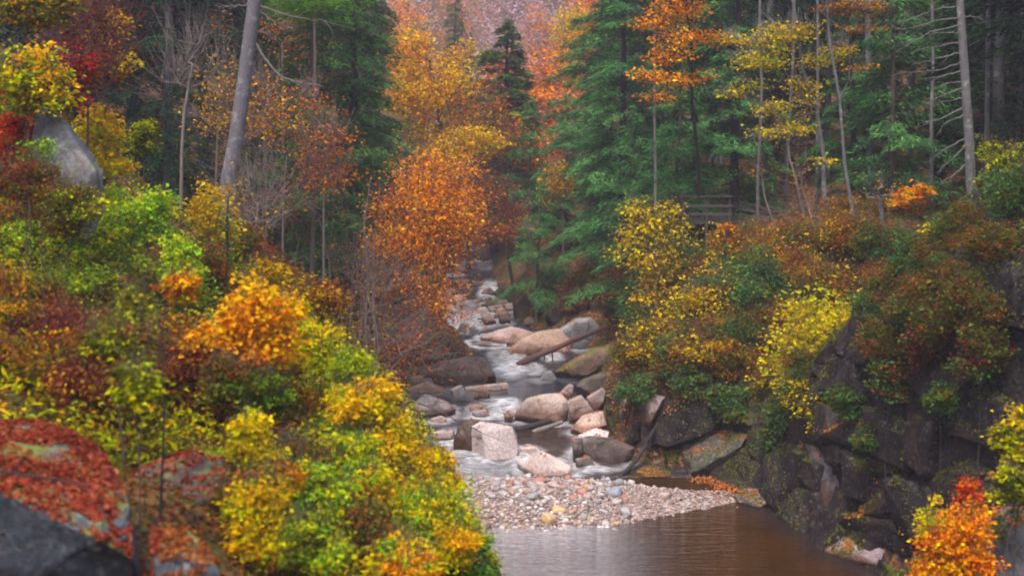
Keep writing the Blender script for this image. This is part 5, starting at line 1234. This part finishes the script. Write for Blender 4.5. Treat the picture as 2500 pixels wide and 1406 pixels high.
REG = [  # px0, px1, py0, py1, count, kinds
    (0, 240, 450, 640, 11, ['olive', 'russet', 'olive']), (200, 470, 620, 800, 10, ['green', 'olive', 'olive']), (0, 200, 640, 800, 7, ['olive', 'russet', 'green']),
    (0, 230, 800, 1000, 8, ['maroon', 'russet', 'maroon']), (200, 480, 850, 1060, 10, ['russet', 'olive', 'maroon']), (460, 720, 880, 1060, 8, ['olive', 'green', 'russet']),
    (620, 900, 1020, 1200, 10, ['green', 'olive', 'yelgreen']), (560, 900, 1200, 1400, 11, ['green', 'olive', 'yelgreen']), (850, 1100, 1150, 1400, 10, ['yelgreen', 'green']),
    (0, 330, 0, 300, 11, ['maroon', 'olive', 'russet']), (240, 420, 350, 480, 5, ['olive', 'russet']), (460, 640, 640, 760, 4, ['russet', 'olive'])]
for (x0, x1, y0, y1, n, ks) in REG:
    for _ in range(n):
        p = hit(rngS.uniform(x0, x1), rngS.uniform(y0, y1))
        if p[1] > 52 or p[1] < 13.5: continue
        if p[1] < 16 and p[0] < -3.3: continue
        qx, qy = project(p)
        if p[1] < 19.5 and 270 < qx < 590 and qy > 1060: continue
        fill(ks[int(rngS.integers(len(ks)))], p[0], p[1], float(np.clip(.55 + p[1] * .018, .7, 1.5)) * float(rngS.uniform(.75, 1.15)))

# ------------------------------------------------------------------ right slope
R_ = [
 ("big bright yellow bush above the right cliff", 2050, 815, 170, 100, 46.8, ['yellow', 'yellow', 'yelgreen'], 300, 28, .15, [(-40, 100, 130, 55), (120, 20, 70, 60), (-100, 30, 70, 60)]),
 ("tall yellow leaved bush left of the viewing deck", 1590, 555, 80, 62, 60, ['yellow', 'yellow', 'olive'], 150, 20, .15, [(-40, 50, 50, 60), (50, -20, 40, 40)]),
 ("yellow shrub below the viewing deck", 1600, 700, 75, 65, 59, ['yellow', 'olive', 'sparse'], 120, 18, .13, [(20, -70, 40, 40)]),
 ("thin yellow leaved shrub at the upper edge of the stream slope", 1545, 760, 50, 60, None, ['yellow', 'olive'], 120, 18, .13, None),
 ("yellow leaved shrub above the long mossy boulder", 1610, 830, 70, 60, None, ['yellow', 'sparse', 'olive'], 160, 20, .13, None),
 ("rust orange shrub under the viewing deck", 1790, 590, 50, 40, None, ['orange', 'russet', 'sparse'], 70, 18, .13, None),
 ("orange leaved shrub at the forest edge left of the dead spruce", 2225, 485, 52, 34, 54, ['sparse', 'orange', 'sparse'], 60, 12, .17, None),
 ("yellow shrub left of the dead spruce's foot", 2310, 580, 50, 55, None, ['yellow', 'olive'], 70, 14, .14, None),
 ("dim yellow green shrub at the right edge behind the dead spruce", 2450, 400, 50, 70, 46, ['olive', 'yelgreen'], 80, 22, .12, None),
 ("olive tuft right of the dead spruce's trunk", 2400, 560, 45, 60, 44, ['olive', 'green', 'olive'], 70, 24, .12, None),
 ("amber yellow shrub in the middle of the right slope", 1720, 760, 75, 55, None, ['sparse', 'yellow', 'olive'], 130, 18, .13, None),
 ("amber flecked shrub above the ferny green bushes", 1730, 860, 80, 50, None, ['sparse', 'yellow', 'russet'], 130, 18, .13, None),
 ("bush with scattered yellow leaves below the big yellow bush", 1990, 990, 70, 50, None, ['yellow', 'olive'], 80, 14, .12, None),
 ("dark ferny green bush over the leafy gully", 1790, 980, 70, 40, None, ['spruce', 'spruce', 'olive'], 110, 30, .13, None),
 ("ferny green bush hanging over the purple rock", 1560, 950, 55, 35, None, ['spruce', 'olive', 'spruce'], 80, 30, .12, None),
 ("green bush below the middle of the right slope", 1690, 930, 75, 40, None, ['spruce', 'olive'], 110, 30, .12, None),
 ("green shrub hanging beside the mossy shelf", 1900, 1040, 45, 60, None, ['spruce', 'olive', 'spruce'], 80, 30, .12, None),
 ("dark green shrub in the middle of the right slope", 1870, 690, 55, 45, None, ['hemlock', 'darkfir'], 80, 30, .13, None),
 ("dark green shrub left of the cliff buttress", 2230, 690, 55, 60, None, ['hemlock', 'darkfir'], 90, 30, .13, None),
]
for i, (lab, px, py, rx, ry, Y, leaf, ncl, per, size, bl) in enumerate(R_):
    shrub(lab, px, py, rx, ry, Y, leaf, ncl, per, size, 600 + i, blobs=bl, off=.3, flat=.45, twigs=2)
for i, (px, py, rx, ry, lf, lab) in enumerate([(1965, 965, 60, 40, ['spruce', 'olive', 'yellow'], "fern green shrub hanging under the left half of the big yellow bush"), (2075, 985, 65, 40, ['olive', 'spruce'], "dark olive shrub hanging under the right half of the big yellow bush"),
        (2170, 930, 60, 45, ['olive', 'russet', 'spruce'], "brown green shrub clinging to the cliff right of the big yellow bush"), (2260, 850, 65, 55, ['olive', 'maroon'], "dark brown shrub clinging to the upper cliff"), (2330, 740, 70, 60, ['olive', 'spruce', 'maroon'], "dark hanging brush high on the right cliff"),
        (2120, 1070, 50, 26, ['olive', 'spruce'], "mossy green tuft on the cliff shelf below the hanging shrubs"), (2400, 870, 60, 60, ['olive', 'maroon', 'spruce'], "dark brush on the cliff near the right edge"), (2300, 980, 50, 40, ['olive', 'spruce'], "dark green tuft above the big speckled cliff block")]):
    p = hit(px, py); shrub(lab, px, py, rx, ry, p[1] - 1.0, lf, 110, 30, .10, 760 + i, flat=.45, twigs=2, bark='dark')
# the corner bushes on the right, close to the viewer
CB = [("orange red bush in the bottom right corner", 2320, 1360, 105, 75, 24, ['orange', 'redorange', 'orange', 'gold'], 150, 34, .10, [(40, -70, 60, 60)]),
      ("pink red leafy stem above the orange corner bush", 2370, 1215, 30, 45, 24.5, ['red', 'redorange'], 40, 20, .10, None),
      ("upright yellow leafy stem left of the red one in the corner", 2275, 1290, 28, 55, 24.3, ['yellow', 'yelgreen'], 45, 18, .10, None),
      ("yellow leaved shrub on the right edge over the dark cliff", 2485, 1090, 45, 90, 24.5, ['yellow', 'yelgreen', 'olive'], 90, 20, .12, None),
      ("olive leafed branch above the dark corner boulder", 2460, 1190, 40, 50, 24.2, ['olive', 'yelgreen'], 60, 18, .10, None)]
for i, (lab, px, py, rx, ry, Y, leaf, ncl, per, size, bl) in enumerate(CB):
    shrub(lab, px, py, rx, ry, Y, leaf, ncl, per, size, 700 + i, blobs=bl)
RREG = [(1520, 1900, 600, 940, 50, [('russet', "rusty brown shrub of the thicket on the right slope"), ('olive', "olive shrub of the thicket on the right slope"), ('olive', "olive shrub of the thicket on the right slope"), ('dark', "dark green shrub of the thicket on the right slope")]),
        (1880, 2240, 600, 1080, 36, [('russet', "rusty brown shrub above the right cliff"), ('olive', "olive shrub above the right cliff"), ('dark', "dark green shrub above the right cliff")]),
        (1800, 2300, 540, 660, 10, [('russet', "rusty brown shrub at the edge of the right forest"), ('olive', "olive shrub at the edge of the right forest")]),
        (1480, 1600, 640, 900, 8, [('olive', "olive shrub beside the stream under the hemlocks")]),
        (2150, 2500, 420, 1040, 52, [('olive', "olive shrub on the brow of the right cliff"), ('dark', "dark green shrub on the brow of the right cliff"), ('olive', "olive shrub on the brow of the right cliff")]),
        (1310, 1560, 690, 830, 16, [('maroon', "dark maroon brush on the bank under the hemlocks"), ('olive', "olive brush on the bank under the hemlocks")]),
        (600, 1000, 560, 900, 18, [('russet', "rusty brown shrub under the left forest"), ('maroon', "dark maroon shrub under the left forest"), ('olive', "olive shrub under the left forest")])]
for (x0, x1, y0, y1, n, ks) in RREG:
    for _ in range(n):
        p = hit(rngS.uniform(x0, x1), rngS.uniform(y0, y1))
        if p[1] > 80 or p[1] < 34 or (xl(p[1]) - .4 < p[0] < xr(p[1]) + .8): continue
        qx, qy = project(p)
        if 1625 < qx < 1815 and qy < 600: continue
        k, lab = ks[int(rngS.integers(len(ks)))]
        wall = p[1] < 48 and Hs(p[0] + .4, p[1]) - Hs(p[0] - .4, p[1]) > .55     # rooted in a crack of the steep face, leaning out
        fill(k, p[0] - (.55 if wall else 0), p[1] - (.3 if wall else 0), float(rngS.uniform(.8, 1.5)) * (.8 if wall else 1), z=p[2] - .35 if wall else None, lab=lab, grp= k + (lab[lab.index(" shrub"):].replace(" shrub", " shrubs") if " shrub" in lab else " brush under the hemlocks"))
for e in FILL.values():
    if not e[1]: fill([k for k in FILL if FILL[k] is e][0][0], -5.0, 20.0, 1.0)
for i, (px, py, Y) in enumerate([(1760, 680, None), (1920, 760, None), (1640, 900, None), (2200, 640, None), (1700, 650, None), (1880, 880, None)]):
    p = hit(px, py); o = conifer("knee high spruce seedling on the right slope", (p[0], p[1], p[2] - .05), BABY[i % 2], group="spruce seedlings on the right slope", s=float(rngS.uniform(.5, .8)), name="conifer_seedling")
# ------------------------------------------------------------------ ground cover and fallen leaves
rngC = np.random.default_rng(21)
def cover(name, n, x0, x1, y0, y1, mat, keep, L, up, aspect, lift=.05, seed=0):
    x = rngC.uniform(x0, x1, n); y = y0 + (y1 - y0) * rngC.random(n) ** 1.3
    k = keep(x, y); x, y = x[k], y[k]; z = H(x, y); n = len(x)
    D = np.stack([rngC.normal(size=n), rngC.normal(size=n), np.abs(rngC.normal(size=n)) * up], 1)
    Nn = rngC.normal(size=(n, 3)) * .6 + np.array([0, 0, 1.0])
    l = L * rngC.uniform(.5, 1.4, n); C = np.stack([x, y, z + lift * rngC.random(n) + l * .3 * up / (1 + up)], 1)
    V, F = leaf_geo(C, D, Nn, l, l * aspect)
    o = link(name, mesh_from(name, V, F, False, LM[mat])); tag(o, kind="stuff"); return o
def nearL(x, y):
    px_ = 1250 + x / y * FPX; py_ = 350 + (CAM_Z - H(x, y) - .4) / y * FPX
    return (x < np.minimum(xl(y) - .3, -1.2)) & (y < 56) & ~((y < 19) & (px_ > 280) & (px_ < 570) & (py_ > 1080))
nz = lambda x, y, s, sc_: vnoise(x / sc_, y / sc_, s)
cover("grass", 52000, -24, 2.6, 13, 54, 'olive', lambda x, y: nearL(x, y) & (nz(x, y, 7, 1.8) > .35), .26, 1.4, .16, .12)
cover("ferns", 26000, -20, 2.6, 13, 46, 'yelgreen', lambda x, y: nearL(x, y) & (nz(x, y, 8, 2.2) > .62), .18, .9, .35, .3)
cover("red_undergrowth", 34000, -20, 0, 13, 50, 'maroon', lambda x, y: nearL(x, y) & (nz(x, y, 9, 2.6) > .5) & (x < -2.5), .13, .8, .5, .25)
offw = lambda x, y: (x > xr(y) + .2)
cover("fallen_leaves", 46000, -1, 26, 40, 84, 'oranlit', lambda x, y: offw(x, y) & (nz(x, y, 10, 1.6) > .42), .15, .15, .7, .03)
cover("moss", 24000, 1, 22, 38, 70, 'olive', lambda x, y: offw(x, y) & (nz(x, y, 11, 1.9) > .5), .18, .7, .4, .1)
cover("fallen_leaves", 30000, -26, -1, 48, 88, 'russet', lambda x, y: (x < xl(y) - .3), .16, .2, .7, .04)
brow = lambda x, y: nearL(x, y) & (x > -9.5) & (y > 15)
cover("low_growth", 30000, -10, 2.2, 15, 40, 'yelgreen', lambda x, y: brow(x, y) & (nz(x, y, 31, 1.5) > .5), .085, .5, .6, .75)
cover("low_growth", 30000, -10, 2.2, 15, 40, 'olive', lambda x, y: brow(x, y) & (nz(x, y, 32, 1.3) > .42), .08, .6, .5, .8)
cover("low_growth", 12000, -8, 2.2, 15, 34, 'gold', lambda x, y: brow(x, y) & (nz(x, y, 33, 1.4) > .66), .085, .5, .6, .8)
cover("low_growth", 16000, -14, -2, 14, 40, 'russet', lambda x, y: nearL(x, y) & (nz(x, y, 34, 1.6) > .6), .08, .6, .5, .7)
litterL = lambda x, y: (x < -1.2) & (y < 26)
cover("fallen_leaves", 16000, -9, -1.2, 13, 26, 'russet', litterL, .09, .15, .65, .04)
cover("fallen_leaves", 7000, -7, -1.2, 13, 22, 'olive', lambda x, y: litterL(x, y) & (nz(x, y, 41, .7) > .45), .09, .8, .3, .1)
# leaves lying on stones and in the gully: dropped from above onto what is there
deps = bpy.context.evaluated_depsgraph_get(); deps.update()
def drop(objs, n, mat, name, keep=lambda p, nn: True, L=.09, slope=.35):
    """leaves laid on the upward faces of the given stones"""
    Cs, Ns = [], []
    for o in objs:
        me = o.data; nv = len(me.polygons)
        c = np.empty(nv * 3, np.float32); me.polygons.foreach_get("center", c); c = c.reshape(-1, 3) + np.array(o.location)
        nn = np.empty(nv * 3, np.float32); me.polygons.foreach_get("normal", nn); nn = nn.reshape(-1, 3)
        ar = np.empty(nv, np.float32); me.polygons.foreach_get("area", ar)
        ok = (nn[:, 2] > slope) & keep(c, nn)
        if not ok.any(): continue
        c, nn, ar = c[ok], nn[ok], ar[ok]; ids = rngC.choice(len(c), n, p=ar / ar.sum())
        J = rngC.normal(size=(n, 3)) * np.sqrt(ar[ids])[:, None] * .6; J -= nn[ids] * np.sum(J * nn[ids], 1)[:, None]
        Cs.append(c[ids] + J + nn[ids] * rngC.uniform(.005, .03, (n, 1))); Ns.append(nn[ids] + rngC.normal(size=(n, 3)) * .4)
    C = np.concatenate(Cs); Nn = np.concatenate(Ns); D = rngC.normal(size=C.shape)
    l = L * rngC.uniform(.6, 1.3, len(C)); V, F = leaf_geo(C, D - unit(Nn) * np.sum(D * unit(Nn), 1)[:, None], Nn, l, l * .62)
    o = link(name, mesh_from(name, V, F, False, LM[mat])); tag(o, kind="stuff"); return o
patchy = lambda s, th, sc_: (lambda c, nn: vnoise(c[:, 0] / sc_, c[:, 1] / sc_, s) > th)
drop([big, small], 3600, 'litter', "fallen_leaves", lambda c, nn: (vnoise(c[:, 0] / .35, c[:, 1] / .35, 3) > .36), .085, .3)
drop([ROCKS["dark brown rounded boulder below the russet leaves"]], 450, 'litter', "fallen_leaves", patchy(4, .3, .4), .085, .5)
drop([o for o in ROCKS.values() if 'cliff' in o.get("group", '')], 480, 'olive', "moss", patchy(15, .38, .9), .085, .25)
drop([big, small], 700, 'russet', "fallen_leaves", patchy(16, .45, .5), .08, .3)
drop([o for o in ROCKS.values() if o.get("group") == B], 16, 'oranlit', "fallen_leaves", patchy(25, .3, .5), .12, .5)
drop([o for o in ROCKS.values() if o.get("group") == C], 160, 'oranlit', "fallen_leaves", patchy(5, .6, .8), .12, .6)
drop([ROCKS["grey green mossy boulder beside the gully of fallen leaves"], ROCKS["long moss covered boulder at the foot of the right bank"], ROCKS["green mossy boulder at the bend upstream"]], 90, 'oranlit', "fallen_leaves", patchy(6, .5, .5), .13, .5)
# the drift of leaves in the gully at the foot of the cliff
pts = []
for (a, b_, wd, n) in (((1815, 1098), (1840, 1140), 12, 350), ((1845, 1150), (1862, 1170), 26, 1500), ((1850, 1155), (1915, 1138), 10, 700), ((1890, 1082), (1915, 1078), 16, 350), ((1770, 1190), (1800, 1204), 24, 260), ((1700, 1172), (1790, 1192), 10, 260), ((1560, 1044), (1410, 1052), 6, 250), ((1880, 1075), (1905, 1110), 8, 200)):
    for _ in range(n):
        f = rngC.random(); p = hit(a[0] + (b_[0] - a[0]) * f + rngC.normal() * wd, a[1] + (b_[1] - a[1]) * f + rngC.normal() * wd * .5)
        pts.append(p)
pts = np.array(pts); pts[:, 2] = np.maximum(H(pts[:, 0], pts[:, 1]), zwater(pts[:, 1])) + rngC.uniform(.02, .12, len(pts)); n = len(pts)
V, F = leaf_geo(pts, rngC.normal(size=(n, 3)) * [1, 1, .3], np.array([0, -.2, 1]) + rngC.normal(size=(n, 3)) * .4, .10 * rngC.uniform(.6, 1.3, n), .06)
tag(link("fallen_leaves", mesh_from("fallen_leaves", V, F, False, LM['oranlit'])), kind="stuff")

# small bright leaves caught all through the right thicket
n = 9000; px_ = rngC.uniform(3, 13, n); py_ = rngC.uniform(50, 66, n); k = (px_ > xr(py_) + .8) & (vnoise(px_ / 1.4, py_ / 1.4, 14) > .4) & (H(px_, py_) < 7.3); px_, py_ = px_[k], py_[k]; n = len(px_)
pts = np.stack([px_, py_, H(px_, py_) + rngC.random(n) ** 1.5 * 1.5 + .1], 1)
V, F = leaf_geo(pts, rngC.normal(size=(n, 3)) * [1, 1, .4], np.array([0, -.3, 1]) + rngC.normal(size=(n, 3)) * .5, .13 * rngC.uniform(.6, 1.3, n), .08)
tag(link("scattered_leaves", mesh_from("scattered_leaves", V, F, False, LM['yellow'])), kind="stuff")
# ------------------------------------------------------------------ the damp air of the valley
m, t, out = nodes("valley_haze")
v = N(t, "ShaderNodeVolumePrincipled"); v.inputs["Color"].default_value = (.93, .86, .98, 1); v.inputs["Density"].default_value = .0006; v.inputs["Anisotropy"].default_value = .1
t.links.new(v.outputs[0], out.inputs["Volume"])
bm = bmesh.new(); bmesh.ops.create_cube(bm, size=1)
for q in bm.verts: q.co = Vector((q.co.x * 900, 310 + q.co.y * 720, 46 + q.co.z * 100))
me = bpy.data.meshes.new("haze"); bm.to_mesh(me); bm.free()
hz = link("haze", me, None, m); tag(hz, kind="stuff")
